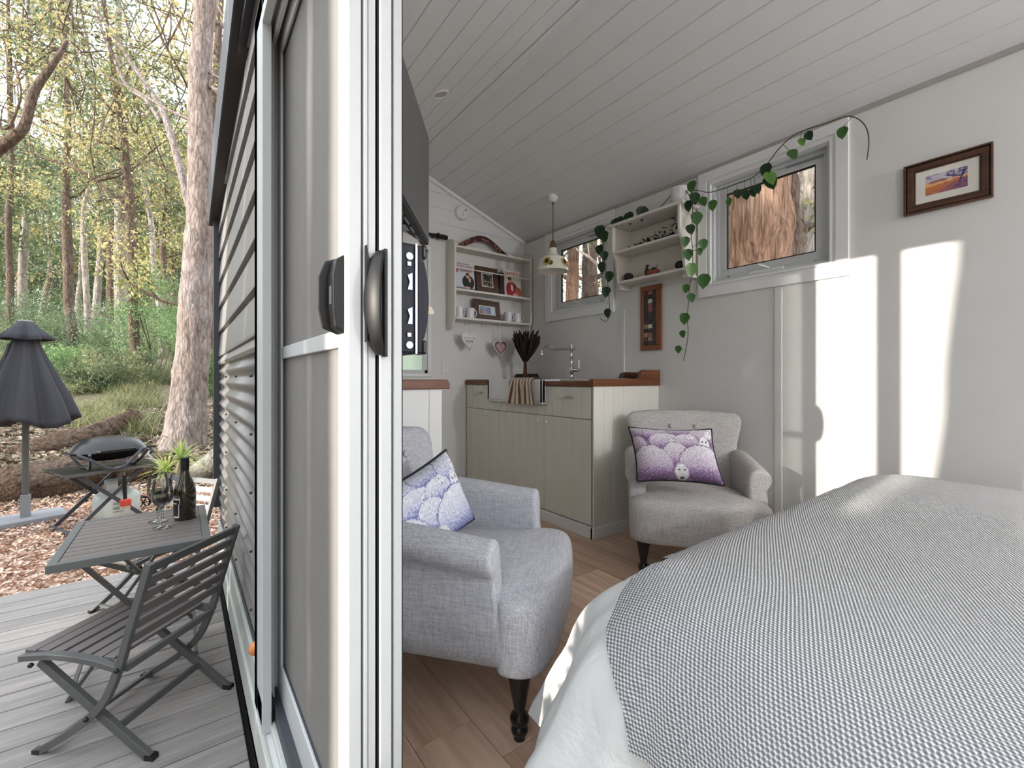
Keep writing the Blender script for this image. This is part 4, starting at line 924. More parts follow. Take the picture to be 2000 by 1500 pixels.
# tile picture
t = thing('tile_picture', 'tall narrow picture of small square tiles in an orange wooden frame', 'picture', (XW-0.02, 2.08, 1.27))
FO = wood('orange_pine_frame', S(150, 84, 46), S(108, 58, 32), 2, 0.4, 1.5, 0.1)
ty0, ty1, tz0, tz1 = 1.988, 2.173, 1.267, 1.757
b = MB(); w_ = 0.032
for q in ((ty0, tz0, ty1, tz0+w_*1.2), (ty0, tz1-w_*1.2, ty1, tz1), (ty0, tz0+w_*1.2, ty0+w_*1.3, tz1-w_*1.2), (ty1-w_*0.8, tz0+w_*1.2, ty1, tz1-w_*1.2)): b.box((XW-0.02, q[0], q[1]), (XW-0.001, q[2], q[3]))
b.obj('frame', FO, t, bevel=0.003)
a0, a1, c0, c1 = ty0+w_*1.3, ty1-w_*0.8, tz0+w_*1.2, tz1-w_*1.2
R6 = random.Random(21); TC = [plain('tile_%s' % n_, c, 0.3) for n_, c in (('black', S(38, 32, 32)), ('brown', S(70, 50, 44)), ('tan', S(150, 124, 100)), ('cream', S(206, 196, 180)), ('rust', S(150, 84, 70)), ('plum', S(58, 42, 46)))]
nr, ncol = 13, 3
for r_ in range(nr):
    for c_ in range(ncol):
        b = MB(); yy = a0+(a1-a0)*c_/ncol; zz = c0+(c1-c0)*r_/nr; b.box((XW-0.013, yy+0.001, zz+0.001), (XW-0.006, yy+(a1-a0)/ncol-0.001, zz+(c1-c0)/nr-0.001))
        b.obj('tile', R6.choice([TC[0], TC[0], TC[1], TC[5], TC[2], TC[3], TC[1], TC[4]] if c_ == 1 else [TC[0], TC[5], TC[0], TC[1], TC[2], TC[0]]), t)
b = MB(); b.box((XW-0.008, a0, c0), (XW-0.002, a1, c1)); b.obj('backing', DARKGAP, t)
# watercolour
t = thing('framed_watercolour', 'small landscape watercolour in a wide dark timber frame on the back wall', 'picture', (XW-0.02, 0.46, 1.97))
y0, y1, z0, z1 = 0.311, 0.611, 1.847, 2.087
def ringy(b, i0, i1, x0, x1):
    for q in ((y0+i0, z0+i0, y1-i0, z0+i1), (y0+i0, z1-i1, y1-i0, z1-i0), (y0+i0, z0+i1, y0+i1, z1-i1), (y1-i1, z0+i1, y1-i0, z1-i1)): b.box((x0, q[0], q[1]), (x1, q[2], q[3]))
b = MB(); ringy(b, 0, 0.008, XW-0.024, XW-0.001); ringy(b, 0.012, 0.036, XW-0.018, XW-0.001); ringy(b, 0.036, 0.043, XW-0.013, XW-0.001); b.obj('frame', DARKWOOD, t, bevel=0.0015)
b = MB(); ringy(b, 0.008, 0.012, XW-0.01, XW-0.001); b.obj('frame_groove', DARKGAP, t)
b = MB(); b.box((XW-0.008, y0+0.043, z0+0.043), (XW-0.003, y1-0.043, z1-0.043)); b.obj('mount', PAPER, t)
def wc(u, v):
    n1 = noise.noise(Vector((u*6, v*14, 0))); n2 = noise.noise(Vector((u*14, v*20, 5)))
    if v > 0.62: c = mixc(S(206, 198, 206), S(150, 140, 176), min(1, max(0, n1*2+0.3)))
    elif v > 0.42+0.12*u: c = mixc(S(226, 190, 120), S(214, 140, 130), min(1, max(0, n1*2+0.4)))
    else: c = mixc(S(196, 116, 70), S(104, 76, 120), min(1, max(0, (u-0.35)*1.3+(0.3-v)*1.6+n1)))
    if ell(u, v, 0.3, 0.62, 0.24, 0.06): c = S(150, 104, 88)
    br = abs(v-(0.25+(u-0.72)*1.1*(1 if u > 0.84 else -2.4)))
    if u > 0.5 and v > 0.62 and n2 > 0.08: c = S(84, 76, 124)
    if (abs(u-0.85-(v-0.5)*0.2) < 0.025 and v > 0.3) or (abs(v-0.62-(0.85-u)*0.5) < 0.035 and 0.5 < u < 0.86) or (abs(v-0.55-(u-0.85)*2.4) < 0.05 and u > 0.85): c = S(72, 64, 112)
    return c
picture('painting', PRINT, t, (XW-0.0085, y1-0.043-0.035, z0+0.076), (0, -1, 0), (0, 0, 1), y1-y0-0.086-0.072, 0.092, wc, 60, 36)
# ------------------------------------------------------------------ armchairs (local: faces +x)
def sell(cx, cy, a, bb, z, n=28, p=2.6, xf=None):
    L = []
    for k in range(n):
        t = 2*PI*k/n; c, s_ = math.cos(t), math.sin(t)
        x = cx+a*math.copysign(abs(c)**(2/p), c); y = cy+bb*math.copysign(abs(s_)**(2/p), s_)
        L.append((x, y, z) if xf is None else xf(x, y, z))
    return L
def seat_outline(n=40):
    pts = []
    P = [(-0.26, -0.27), (0.19, -0.27), (0.20, -0.335), (0.25, -0.348), (0.31, -0.335), (0.345, -0.28), (0.358, -0.15), (0.362, 0), (0.358, 0.15), (0.345, 0.28), (0.31, 0.335), (0.26, 0.348), (0.20, 0.335), (0.19, 0.27), (-0.26, 0.27)]
    return P
def armchair(label, fab, loc, rz):
    t = thing('armchair', label, 'armchair', loc, rz, 'grey roll arm armchairs')
    P = seat_outline(); c = Vector((0.07, 0))
    def ring(k, z, dz=0.0): return [((p[0]-c.x)*k+c.x, p[1]*k, z-(dz*(abs(p[1])/0.35)**2)) for p in P]
    b = MB(); b.loft([ring(0.93, 0.205), ring(0.985, 0.212), ring(1.0, 0.24), ring(1.01, 0.31), ring(1.005, 0.375), ring(0.985, 0.405), ring(0.94, 0.427, 0.004), ring(0.80, 0.440, 0.006), ring(0.45, 0.452), ring(0.1, 0.455)])
    o = b.obj('seat', fab, t, 'all', world=False); md = o.modifiers.new('s', 'SUBSURF'); md.levels = 1; md.render_levels = 2
    # arms
    for s_ in (1, -1):
        def prof(x, k=1.0, dz=0):
            zt = 0.532+dz; r = 0.058*k; pts = []
            base_in, base_out = 0.262, 0.335
            pts.append((x, s_*(base_in+(1-k)*0.02), 0.21)); pts.append((x, s_*(0.258+(1-k)*0.02), 0.30)); pts.append((x, s_*(0.255+(1-k)*0.02), 0.42))
            cy = 0.308
            for a in (170, 135, 100, 65, 30, 0, -30, -60): pts.append((x, s_*(cy+r*math.cos(math.radians(a))), zt+r*math.sin(math.radians(a))))
            pts.append((x, s_*0.340, 0.46)); pts.append((x, s_*(0.343-(1-k)*0.02), 0.36)); pts.append((x, s_*(0.342-(1-k)*0.02), 0.21))
            return pts
        def fx(L, f): return [(p[0]+f*max(0, (0.48-p[2]))*0.12, p[1], p[2]) for p in L]
        loops = [prof(-0.33, 0.97, 0.036), prof(-0.25, 1, 0.036), prof(-0.10, 1, 0.028), prof(0.05, 1, 0.012), fx(prof(0.17, 1, 0.0), 1), fx(prof(0.188, 0.985, 0.0), 1), fx(prof(0.196, 0.90, 0), 1)]
        b = MB(); b.loft(loops); o = b.obj('arm', fab, t, 'all', world=False); md = o.modifiers.new('s', 'SUBSURF'); md.levels = 1; md.render_levels = 1
        md = o.modifiers.new('bv', 'BEVEL'); md.width = 0.001
        o.modifiers.remove(md)
    # backrest
    loops = []
    for z, w, th, xo in ((0.23, 0.27, 0.05, 0.0), (0.40, 0.285, 0.055, -0.01), (0.55, 0.295, 0.052, -0.035), (0.66, 0.31, 0.050, -0.06), (0.74, 0.335, 0.050, -0.082), (0.79, 0.348, 0.050, -0.098), (0.825, 0.342, 0.045, -0.108), (0.845, 0.325, 0.034, -0.112), (0.852, 0.29, 0.018, -0.113)):
        def xf(x, y, zz, w=w): return (x+0.028*(y/0.35)**2*(1 if True else 0), y, zz-0.02*(abs(y)/0.35)**3*(zz > 0.8))
        loops.append(sell(-0.265+xo, 0, th, w, z, 40, 4.0, xf))
    b = MB(); b.loft(loops); o = b.obj('backrest', fab, t, 'all', world=False); md = o.modifiers.new('s', 'SUBSURF'); md.levels = 1; md.render_levels = 1
    for yy in (-0.075, 0.075):
        b = MB(); b.ball((-0.293, yy, 0.752), 0.016, 8, (0.45, 1, 1)); b.obj('button', fab, t, True, world=False)
    for s_ in (1, -1):
        b = MB(); b.lathe([(0.030, 0.222), (0.036, 0.21), (0.035, 0.19), (0.030, 0.16), (0.022, 0.115), (0.017, 0.088), (0.017, 0.082), (0.026, 0.070), (0.029, 0.060), (0.026, 0.048), (0.019, 0.041), (0.024, 0.034), (0.0255, 0.026), (0.022, 0.017), (0.017, 0.013), (0.017, 0.0)], (0.255, s_*0.27, 0), 24)
        b.obj('leg', GLOSSB, t, True, world=False)
        b = MB(); b.bar((-0.25, s_*0.25, 0.23), (-0.30, s_*0.255, 0.0), 0.038, 0.04); b.obj('leg', GLOSSB, t, bevel=0.003, world=False)
    return t
ac1 = armchair('near armchair in cool grey linen beside the door stack, turned towards the bed', FABRIC, (0.843, 1.401, 0), math.atan2(-.78, .63))
ac2 = armchair('far armchair in warm grey linen between the sink cabinet and the bed', FABRICW, (2.325, 1.43, 0), math.atan2(-.64, -.77))

# cushions with a printed flock of sheep
def sheep_print(seed, tones, layout):
    R_ = random.Random(seed); lo, mid, hi = tones
    def fn(u, v):
        n = noise.noise(Vector((u*24, v*24, seed))); n2 = noise.noise(Vector((u*60, v*50, seed+3)))
        c = mixc(lo, mid, 0.5+0.5*noise.noise(Vector((u*5, v*5, seed))))
        for (cx, cy, rx, ry, kind) in layout:
            d = ((u-cx)/rx)**2+((v-cy)/ry)**2+0.12*n
            if d < 1:
                if kind == 'b':   # body: pale along the back
                    t = min(1, max(0, 0.5+0.75*(v-cy)/ry+0.35*n2)); c = mixc(mid, hi, t) if t > 0.35 else mixc(lo, mid, t/0.35)
                    if d > 0.93: c = lo
                else:              # face
                    c = mixc(hi, (0.9, 0.88, 0.88, 1), 0.6)
                    if d > 0.8: c = mid
                    for ex in (-0.35, 0.4):
                        if ell(u, v, cx+rx*ex, cy+ry*0.25, rx*0.16, ry*0.1): c = (lo[0]*.25, lo[1]*.25, lo[2]*.3)
                    if ell(u, v, cx, cy-ry*0.62, rx*0.3, ry*0.12): c = (lo[0]*.5, lo[1]*.4, lo[2]*.5)
                    for ex in (-0.95, 0.95):
                        if ell(u, v, cx+rx*ex, cy+ry*0.55, rx*0.35, ry*0.14): c = mid
        c = tuple(max(0, x*(0.88+0.32*n2+0.14*n)) for x in c[:3])
        return c
    return fn
LAY = [(0.10, 0.88, 0.18, 0.2, 'b'), (0.34, 0.86, 0.2, 0.2, 'b'), (0.64, 0.92, 0.2, 0.16, 'b'), (0.9, 0.84, 0.2, 0.22, 'b'), (0.40, 0.68, 0.20, 0.19, 'b'), (0.49, 0.66, 0.055, 0.10, 'f'), (0.64, 0.68, 0.15, 0.17, 'b'), (0.70, 0.78, 0.045, 0.08, 'f'),
       (0.86, 0.66, 0.07, 0.16, 'f'), (0.93, 0.85, 0.05, 0.1, 'f'), (0.04, 0.62, 0.13, 0.18, 'b'), (0.50, 0.42, 0.16, 0.26, 'b'), (0.20, 0.28, 0.25, 0.34, 'b'), (0.80, 0.30, 0.29, 0.34, 'b'), (0.53, 0.14, 0.085, 0.17, 'f')]
CUSHM = vcol('cushion_print', 0.9)
def cushion(label, seed, tones, loc, w, h, fwd, roll, lean, shear=0.0):
    t = thing('cushion', label, 'cushion', loc, 0, 'sheep print cushions on the armchairs')
    f = Vector(fwd).normalized(); up = Vector((0, 0, 1)); rt = f.cross(up).normalized()*-1     # to the viewer's right
    n_ = (f*math.cos(lean)+up*math.sin(lean)); u_ = (up*math.cos(lean)-f*math.sin(lean))
    r2 = rt*math.cos(roll)+u_*math.sin(roll); u2 = u_*math.cos(roll)-rt*math.sin(roll)-rt*shear
    fn = sheep_print(seed, tones, LAY)
    nx, ny = 110, 80; loc = Vector(loc)
    def P(u, v, side):
        a, c = 2*u-1, 2*v-1
        pin = 1-0.10*(1-abs(a)**2.2)*(abs(c)**2) ; pin2 = 1-0.07*(1-abs(c)**2.2)*(abs(a)**2)
        th = 0.075*((1-a**4)*(1-c**4))**0.55
        return loc+r2*(a*w/2*pin2)+u2*(c*h/2*pin)+n_*(side*th)
    for side, nm in ((1, 'front'), (-1, 'back')):
        V = [P(i/nx, j/ny, side) for j in range(ny+1) for i in range(nx+1)]; F = []
        for j in range(ny):
            for i in range(nx): a = j*(nx+1)+i; F.append((a, a+1, a+nx+2, a+nx+1))
        me = bpy.data.meshes.new(nm); me.from_pydata(V, [], F); paint(me, [fn(i/nx, j/ny) for j in range(ny+1) for i in range(nx+1)] if side == 1 else [tones[1]]*len(V))
        link(nm, me, CUSHM, t, 'all')
    edge = [P(k/24, 0, 0) for k in range(24)]+[P(1, k/18, 0) for k in range(18)]+[P(1-k/24, 1, 0) for k in range(24)]+[P(0, 1-k/18, 0) for k in range(19)]
    b = MB(); b.tube(edge, 0.0065, 6); b.obj('piping', plain('black_cord', S(22, 20, 30), 0.7), t, True)
    return t
f1 = Vector((.63, -.78, 0)); l1 = Vector((.78, .63, 0)); c1_ = Vector((0.843, 1.401, 0))
cushion('blue and white sheep print cushion with black piping on the near armchair', 4, (S(122, 124, 176), S(176, 180, 216), S(226, 228, 238)), W(817, 1004, 1.52), 0.44, 0.285, (0.25, -0.97, 0), 0.28, 0.26)
f2 = Vector((-.77, -.64, 0)); l2 = Vector((.64, -.77, 0)); c2_ = Vector((2.325, 1.43, 0))
cushion('purple and white sheep print cushion with black piping on the far armchair', 9, (S(126, 98, 136), S(176, 148, 184), S(226, 218, 226)), W(1317, 889, 2.33), 0.42, 0.29, f2, 0.0, 0.40, 0.14)

# ------------------------------------------------------------------ bed
BX, BY = 0.98, 0.43                # corner of the flat top
ZT = 0.607
bd = thing('bed', 'bed filling the near right of the room under a white quilt', 'bed', (1.9, -0.3, 0))
b = MB(); b.box((0.80, -1.7, 0.0), (2.62, 0.62, 0.30)); b.obj('base', plain('bed_base', S(190, 188, 184), 0.9), bd)
b = MB(); b.box((0.86, -1.7, 0.30), (2.58, 0.58, 0.54)); b.obj('mattress', PAPER, bd, bevel=0.03)
def profile(s_, lift):
    """distance outwards and drop for an arc length s_ past the flat top"""
    r1 = 0.20
    if s_ < 0.16: return s_, -0.008*(s_/0.16)**2
    q = s_-0.16; A = r1*PI/2*0.94
    if q < A: a = q/r1; return 0.16+r1*math.sin(a)+lift*a, -0.008-r1*(1-math.cos(a))
    a = A/r1; e = q-A; return 0.16+r1*math.sin(a)+lift*a+e*0.20, -0.008-r1*(1-math.cos(a))-e*0.97
PATH = []                       # (core point, outward dir)
BX2 = 2.54
for k in range(20): y = -1.7+(BY+1.7)*k/20; PATH.append((Vector((BX2, y, 0)), Vector((1, 0, 0))))
for k in range(0, 14): a = PI/2*k/14; PATH.append((Vector((BX2, BY, 0)), Vector((math.cos(a), math.sin(a), 0))))
for k in range(26): x = BX2-(BX2-BX)*k/25; PATH.append((Vector((x, BY, 0)), Vector((0, 1, 0))))
for k in range(1, 22): a = PI/2+PI/2*k/22; PATH.append((Vector((BX, BY, 0)), Vector((math.cos(a), math.sin(a), 0))))
for k in range(36): y = BY-(BY+1.7)*k/35; PATH.append((Vector((BX, y, 0)), Vector((-1, 0, 0))))
def drape(limit_fn, lift, nt_=26, fold=0.0, seed=0, smax=None, topin=0.0, start=0.0):
    V = []; UV = []; F = []
    n = len(PATH); acc = 0; last = PATH[0][0]
    for i, (c, d) in enumerate(PATH):
        L = limit_fn(i, c, d)
        for j in range(nt_+1):
            s_ = start+(L-start)*j/nt_; out, dz = profile(s_, 0.0)
            w = max(0, s_-0.22)
            ang = math.atan2(d.y, d.x)
            ph = (c.x+c.y)*14+ang*7
            fo = fold*w*(0.6*math.sin(ph*1.3+seed)+0.4*math.sin(ph*3.1+1+seed))+fold*0.25*w*noise.noise(Vector((ph*0.8, s_*9, seed)))
            flare = 0.0
            if abs(d.x) > 0.05 and abs(d.y) > 0.05: flare = 0.22*w*math.sin(2*(ang-PI/2))
            p = c+d*(out*(1-0.28*max(0, d.x)**2)+fo+flare+lift*min(1, s_/0.15))+Vector((0, 0, ZT+dz+lift*0.8))
            q_ = c+d*s_; bm_ = 0.012*noise.noise(Vector((q_.x*2.2, q_.y*2.2, 4)))+0.004*noise.noise(Vector((q_.x*8, q_.y*8, 9)))
            p.z += bm_*max(0.3, 1-s_*1.2)
            V.append(p); q = c+d*s_; UV.append((q.x, q.y))
    for i in range(n-1):
        for j in range(nt_): a = i*(nt_+1)+j; F.append((a, a+1, a+nt_+2, a+nt_+1))
    if start == 0:      # flat top
        k0 = len(V); nx_, ny_ = 34, 34
        for j in range(ny_+1):
            for i in range(nx_+1):
                x = BX+(BX2-BX)*i/nx_; y = -1.7+(BY+1.7)*j/ny_; z = ZT+lift*0.8+0.012*noise.noise(Vector((x*2.2, y*2.2, 4)))+0.004*noise.noise(Vector((x*8, y*8, 9)))
                V.append(Vector((x, y, z))); UV.append((x, y))
        for j in range(ny_):
            for i in range(nx_): a = k0+j*(nx_+1)+i; F.append((a, a+1, a+nx_+2, a+nx_+1))
    def up(fs):
        s_ = 0
        for f in fs:
            a, b_, c = (V[q] for q in f[:3]); s_ += (b_-a).cross(c-a).z
        return fs if s_ > 0 else [f[::-1] for f in fs]
    nd = (n-1)*nt_
    return V, up(F[:nd])+up(F[nd:]), UV
def clothmesh(name, V, F, UV, mat, parent, th=0.006):
    me = bpy.data.meshes.new(name); me.from_pydata(V, [], F); uvl = me.uv_layers.new(name='UVMap')
    for lp in me.loops: uvl.data[lp.index].uv = UV[lp.vertex_index]
    bm = bmesh.new(); bm.from_mesh(me); bmesh.ops.remove_doubles(bm, verts=bm.verts, dist=0.0015)
    bm.to_mesh(me); bm.free()
    o = link(name, me, mat, parent, 'all'); md = o.modifiers.new('th', 'SOLIDIFY'); md.thickness = th; md.offset = -1; md.use_rim = False; return o
m = Mat('white_quilt', S(232, 232, 230), 0.9, 0, 0.1); v = m.coord()
m.bump(m.noise(v, 5, 4, 0.6, 1.0), 0.5, 0.03)
def lim_q(i, c, d):
    if d.x > 0.01: return 0.40
    corner = abs(d.x) > 0.02 and abs(d.y) > 0.02
    ang = math.atan2(d.y, d.x)
    if d.y > 0.98: return 0.62
    if corner: k = math.sin(2*(ang-PI/2)); return 0.64+0.07*k+0.16*max(0, (ang-PI/2)/(PI/2)-0.4)
    return 0.74
V, F, UV = drape(lim_q, 0.0, 30, 0.14, 2.0)
clothmesh('quilt', V, F, UV, m.m, bd, 0.012)
# woven throw
m = Mat('grey_white_weave', S(200, 200, 202), 0.95, 0, 0.1); uvn = m.n('ShaderNodeUVMap'); mp = m.n('ShaderNodeMapping'); mp.inputs['Rotation'].default_value = (0, 0, 0.62)
mp.inputs['Scale'].default_value = (1, 1, 1); m.l(uvn.outputs[0], mp.inputs[0]); sp = m.n('ShaderNodeSeparateXYZ'); m.l(mp.outputs[0], sp.inputs[0])
PITCH = 0.0076; K = 2*PI/PITCH
U_ = m.math('MULTIPLY', sp.outputs['X'], K); V_ = m.math('MULTIPLY', sp.outputs['Y'], K*0.62)
cu = m.math('COSINE', U_, 0); cv = m.math('COSINE', V_, 0); pr_ = m.math('ADD', m.math('MULTIPLY', m.math('MULTIPLY', cu, cv), 1.0), 0.0)
pr_ = m.math('ADD', m.math('MULTIPLY', pr_, 0.5), 0.5)
fz_ = m.noise(uvn.outputs[0], 260, 2)
pr2 = m.math('ADD', pr_, m.math('MULTIPLY', m.math('SUBTRACT', fz_, 0.5), 0.5))
m.color(m.ramp(pr2, [(0.34, S(136, 136, 140)), (0.52, S(180, 180, 183)), (0.70, S(236, 236, 236))])); m.bump(pr_, 0.9, 0.004)
WEAVE = m.m
tb = thing('woven_throw', 'grey and white woven throw spread over the bed', 'throw', (1.9, -0.3, ZT))
def lim_t(i, c, d):
    if d.x > 0.01: return 0.38+0.22*d.y
    ang = math.atan2(d.y, d.x)
    if d.y > 0.98:
        return 0.60 if c.x > 1.3 else 0.22+(c.x-BX)/(1.3-BX)*0.38
    if abs(d.x) < 0.98: k = (ang-PI/2)/(PI/2); return 0.22+0.10*k+0.14*k**3
    return 0.46+min(0.25, max(0, (BY-c.y))*1.5)
V, F, UV = drape(lim_t, 0.012, 22, 0.05, 2.0)
clothmesh('throw', V, F, UV, WEAVE, tb, 0.008)
# ------------------------------------------------------------------ folding chairs (local: faces +x)
def flatbar(b, pts, w, h, yw=None):
    """a bent flat bar through points in an x-z plane"""
    n = len(pts); loops = []
    for i, p in enumerate(pts):
        p = Vector(p); t = (Vector(pts[min(i+1, n-1)])-Vector(pts[max(i-1, 0)])).normalized(); nn = Vector((-t.z, 0, t.x)); y = Vector((0, 1, 0))
        loops.append([p-nn*h/2-y*w/2, p-nn*h/2+y*w/2, p+nn*h/2+y*w/2, p+nn*h/2-y*w/2])
    b.loft(loops)
ALUD = plain('graphite_powdercoat', S(92, 93, 92), 0.45, 0.1)
SLATB = wood('taupe_slat', S(120, 112, 110), S(100, 92, 90), 1, 0.55, 2.0, 0.1)
def folding_chair(label, loc, rz, mats):
    frame, slat = mats
    t = thing('folding_chair', label, 'chair', loc, rz, 'folding slatted chairs at the small table')
    hw = 0.205
    for s_ in (1, -1):
        pts = catmull([(-0.312, s_*hw, 0.70), (-0.235, s_*hw, 0.46), (-0.195, s_*hw, 0.335), (-0.13, s_*hw, 0.20), (-0.02, s_*hw, 0.10), (0.14, s_*hw, 0.0)], 4)
        b = MB(); flatbar(b, pts, 0.020, 0.026); b.obj('back_leg', frame, t, world=False, bevel=0.002)
        b = MB(); flatbar(b, [(0.155, s_*(hw-0.024), 0.312), (-0.295, s_*(hw-0.024), 0.0)], 0.020, 0.030); b.obj('leg', frame, t, world=False, bevel=0.002)
        b = MB(); flatbar(b, catmull([(0.205, s_*(hw-0.002), 0.335), (0.06, s_*(hw-0.002), 0.352), (-0.08, s_*(hw-0.002), 0.345), (-0.19, s_*(hw-0.002), 0.325)], 3), 0.028, 0.020); b.obj('seat_rail', frame, t, world=False, bevel=0.002)
        b = MB(); b.box((-0.31, s_*(hw-0.024)-0.012, -0.001), (-0.275, s_*(hw-0.024)+0.012, 0.018)); b.obj('foot', GLOSSB, t, world=False)
        b = MB(); b.box((0.12, s_*hw-0.012, -0.001), (0.148, s_*hw+0.012, 0.014)); b.obj('foot', GLOSSB, t, world=False)
        b = MB()
        for (x, z) in ((-0.196, 0.325), (0.150, 0.318), (-0.075, 0.145)): b.ball((x, s_*(hw+0.012), z), 0.009, 6)
        b.obj('bolt', GLOSSB, t, world=False, smooth=True)
    b = MB(); b.bar((0.10, -hw, 0.027), (0.10, hw, 0.027), 0.014, 0.014); b.obj('front_stretcher', frame, t, world=False)
    b = MB(); b.bar((-0.155, -hw+0.02, 0.095), (-0.155, hw-0.02, 0.095), 0.012, 0.026); b.obj('rear_stretcher', frame, t, world=False)
    b = MB(); b.bar((-0.205, -hw+0.01, 0.322), (-0.205, hw-0.01, 0.322), 0.018, 0.024); b.obj('seat_bar', frame, t, world=False)
    for k in range(7):
        x = 0.185-k*0.054; z = 0.352+0.004*math.sin(k); b = MB(); b.box((x-0.022, -hw+0.012, z-0.006), (x+0.022, hw-0.012, z+0.005)); b.obj('seat_slat', slat, t, world=False, bevel=0.002)
    for k in range(6):
        f = k/5; z = 0.680-f*0.255; x = -0.306+f*0.079; up = Vector((-0.077, 0, 0.24)).normalized()
        b = MB(); h2 = 0.017
        p = Vector((x, -hw+0.011, z)); q = Vector((x, hw-0.011, z)); b.bar(p, q, 0.012, h2*2, up); b.obj('back_slat', frame if k == 0 else slat, t, world=False, bevel=0.002)
    return t
GREYSL = plain('grey_brown_slats', S(108, 102, 100), 0.5, var=0.05)
folding_chair('nearest folding slatted chair on the deck, seen from behind', (-0.175, 2.353, DZ), math.atan2(.687, -.727), (ALUD, GREYSL))
folding_chair('far folding slatted chair beyond the table, at the end of the deck', (-0.185, 3.40, DZ), math.atan2(-.59, -.81), (ALUD, plain('sunlit_timber_slat', S(176, 162, 146), 0.6, var=0.06)))

# ------------------------------------------------------------------ bistro table
TZ = 0.346; tx0, tx1, ty0_, ty1_ = -0.413, 0.104, 2.388, 3.035
bt = thing('bistro_table', 'small grey slatted folding table on the deck with wine on it', 'table', (-0.15, 2.7, DZ))
for (p0, p1) in (((tx0, ty0_), (tx1, ty0_+0.022)), ((tx0, ty1_-0.022), (tx1, ty1_)), ((tx0, ty0_+0.022), (tx0+0.03, ty1_-0.022)), ((tx1-0.03, ty0_+0.022), (tx1, ty1_-0.022))):
    b = MB(); b.box((p0[0], p0[1], TZ-0.034), (p1[0], p1[1], TZ)); b.obj('edge_rail', ALU, bt, bevel=0.003)
n = 10; w_ = (ty1_-ty0_-0.05)/n
for k in range(n):
    y0 = ty0_+0.025+k*w_; b = MB(); b.box((tx0+0.032, y0+0.003, TZ-0.014), (tx1-0.032, y0+w_-0.003, TZ-0.002)); b.obj('table_slat', SLAT, bt, bevel=0.0015)
for yy, e in ((2.50, 1), (2.93, 1)):
    b = MB(); b.bar((tx0+0.06, yy+0.03, TZ-0.03), (tx1-0.03, yy+0.07, DZ), 0.014, 0.032, (0, 1, 0)); b.obj('leg', ALUD, bt, bevel=0.002)
    b = MB(); b.bar((tx1-0.09, yy+0.05, TZ-0.03), (tx0+0.03, yy+0.09, DZ), 0.014, 0.032, (0, 1, 0)); b.obj('leg', ALUD, bt, bevel=0.002)
for (x, z) in ((tx1-0.05, DZ+0.06), (tx0+0.05, DZ+0.06), (tx0+0.07, TZ-0.04)):
    b = MB(); b.bar((x, 2.55, z), (x, 3.0, z), 0.014, 0.014); b.obj('stretcher', ALUD, bt)

# ------------------------------------------------------------------ bottle and glasses
m = Mat('dark_bottle_glass', S(48, 40, 18), 0.06); m.b.inputs['Coat Weight'].default_value = 1.0; m.b.inputs['Transmission Weight'].default_value = 0.35
BOTP = on_table = Vector((0.0, 0.0, 0))
def T_at(px, py, z):
    r = ray(px, py); k = (z-CH)/r.z; return Vector((0, 0, CH))+r*k
bp = T_at(361, 1012, TZ); gp1 = T_at(317, 1030, TZ); gp2 = T_at(309, 1018, TZ)
dep = (bp-Vector((0, 0, CH))).dot(FW); hb = (1012-894)/FPX*dep; rb = 18.2/FPX*dep
t = thing('wine_bottle', 'dark wine bottle with black cap on the bistro table', 'bottle', bp)
b = MB(); b.lathe([(rb*0.9, 0), (rb, 0.006), (rb, hb*0.42), (rb*0.95, hb*0.5), (rb*0.74, hb*0.60), (rb*0.48, hb*0.70), (rb*0.38, hb*0.80), (rb*0.36, hb*0.86)], (0, 0, 0), 28); b.obj('bottle_body', m.m, t, True, world=False)
b = MB(); b.lathe([(rb*0.39, hb*0.80), (rb*0.40, hb*0.95), (rb*0.37, hb*0.97), (rb*0.40, hb*0.985), (rb*0.38, hb)], (0, 0, 0), 24); b.obj('cap', BLACK, t, True, world=False)
a0 = math.atan2(-bp.y, -bp.x)
def wrap(name, z0, z1, da0, da1, mat, rr=1.012):
    b = MB(); L = []
    for z in (z0, z1): L.append([(math.cos(a0+d)*rb*rr, math.sin(a0+d)*rb*rr, z) for d in np.linspace(da0, da1, 10)])
    b.loft(L, closed=False, cap=False); b.obj(name, mat, t, world=False)
LBL = plain('black_label', S(30, 28, 28), 0.6); LBW = plain('white_label_line', S(226, 224, 218), 0.6)
wrap('label', hb*0.05, hb*0.36, -1.35, -0.15, LBL); wrap('label_line', hb*0.335, hb*0.36, -1.3, -0.45, LBW, 1.02); wrap('label_line', hb*0.27, hb*0.29, -1.3, -0.75, LBW, 1.02); wrap('label_line', hb*0.27, hb*0.36, -0.47, -0.41, LBW, 1.02); wrap('label_line', hb*0.06, hb*0.27, -0.58, -0.50, LBW, 1.02); wrap('label_line', hb*0.05, hb*0.075, -1.1, -0.52, LBW, 1.02)
WINE = Mat('red_wine', S(34, 8, 12), 0.08).m
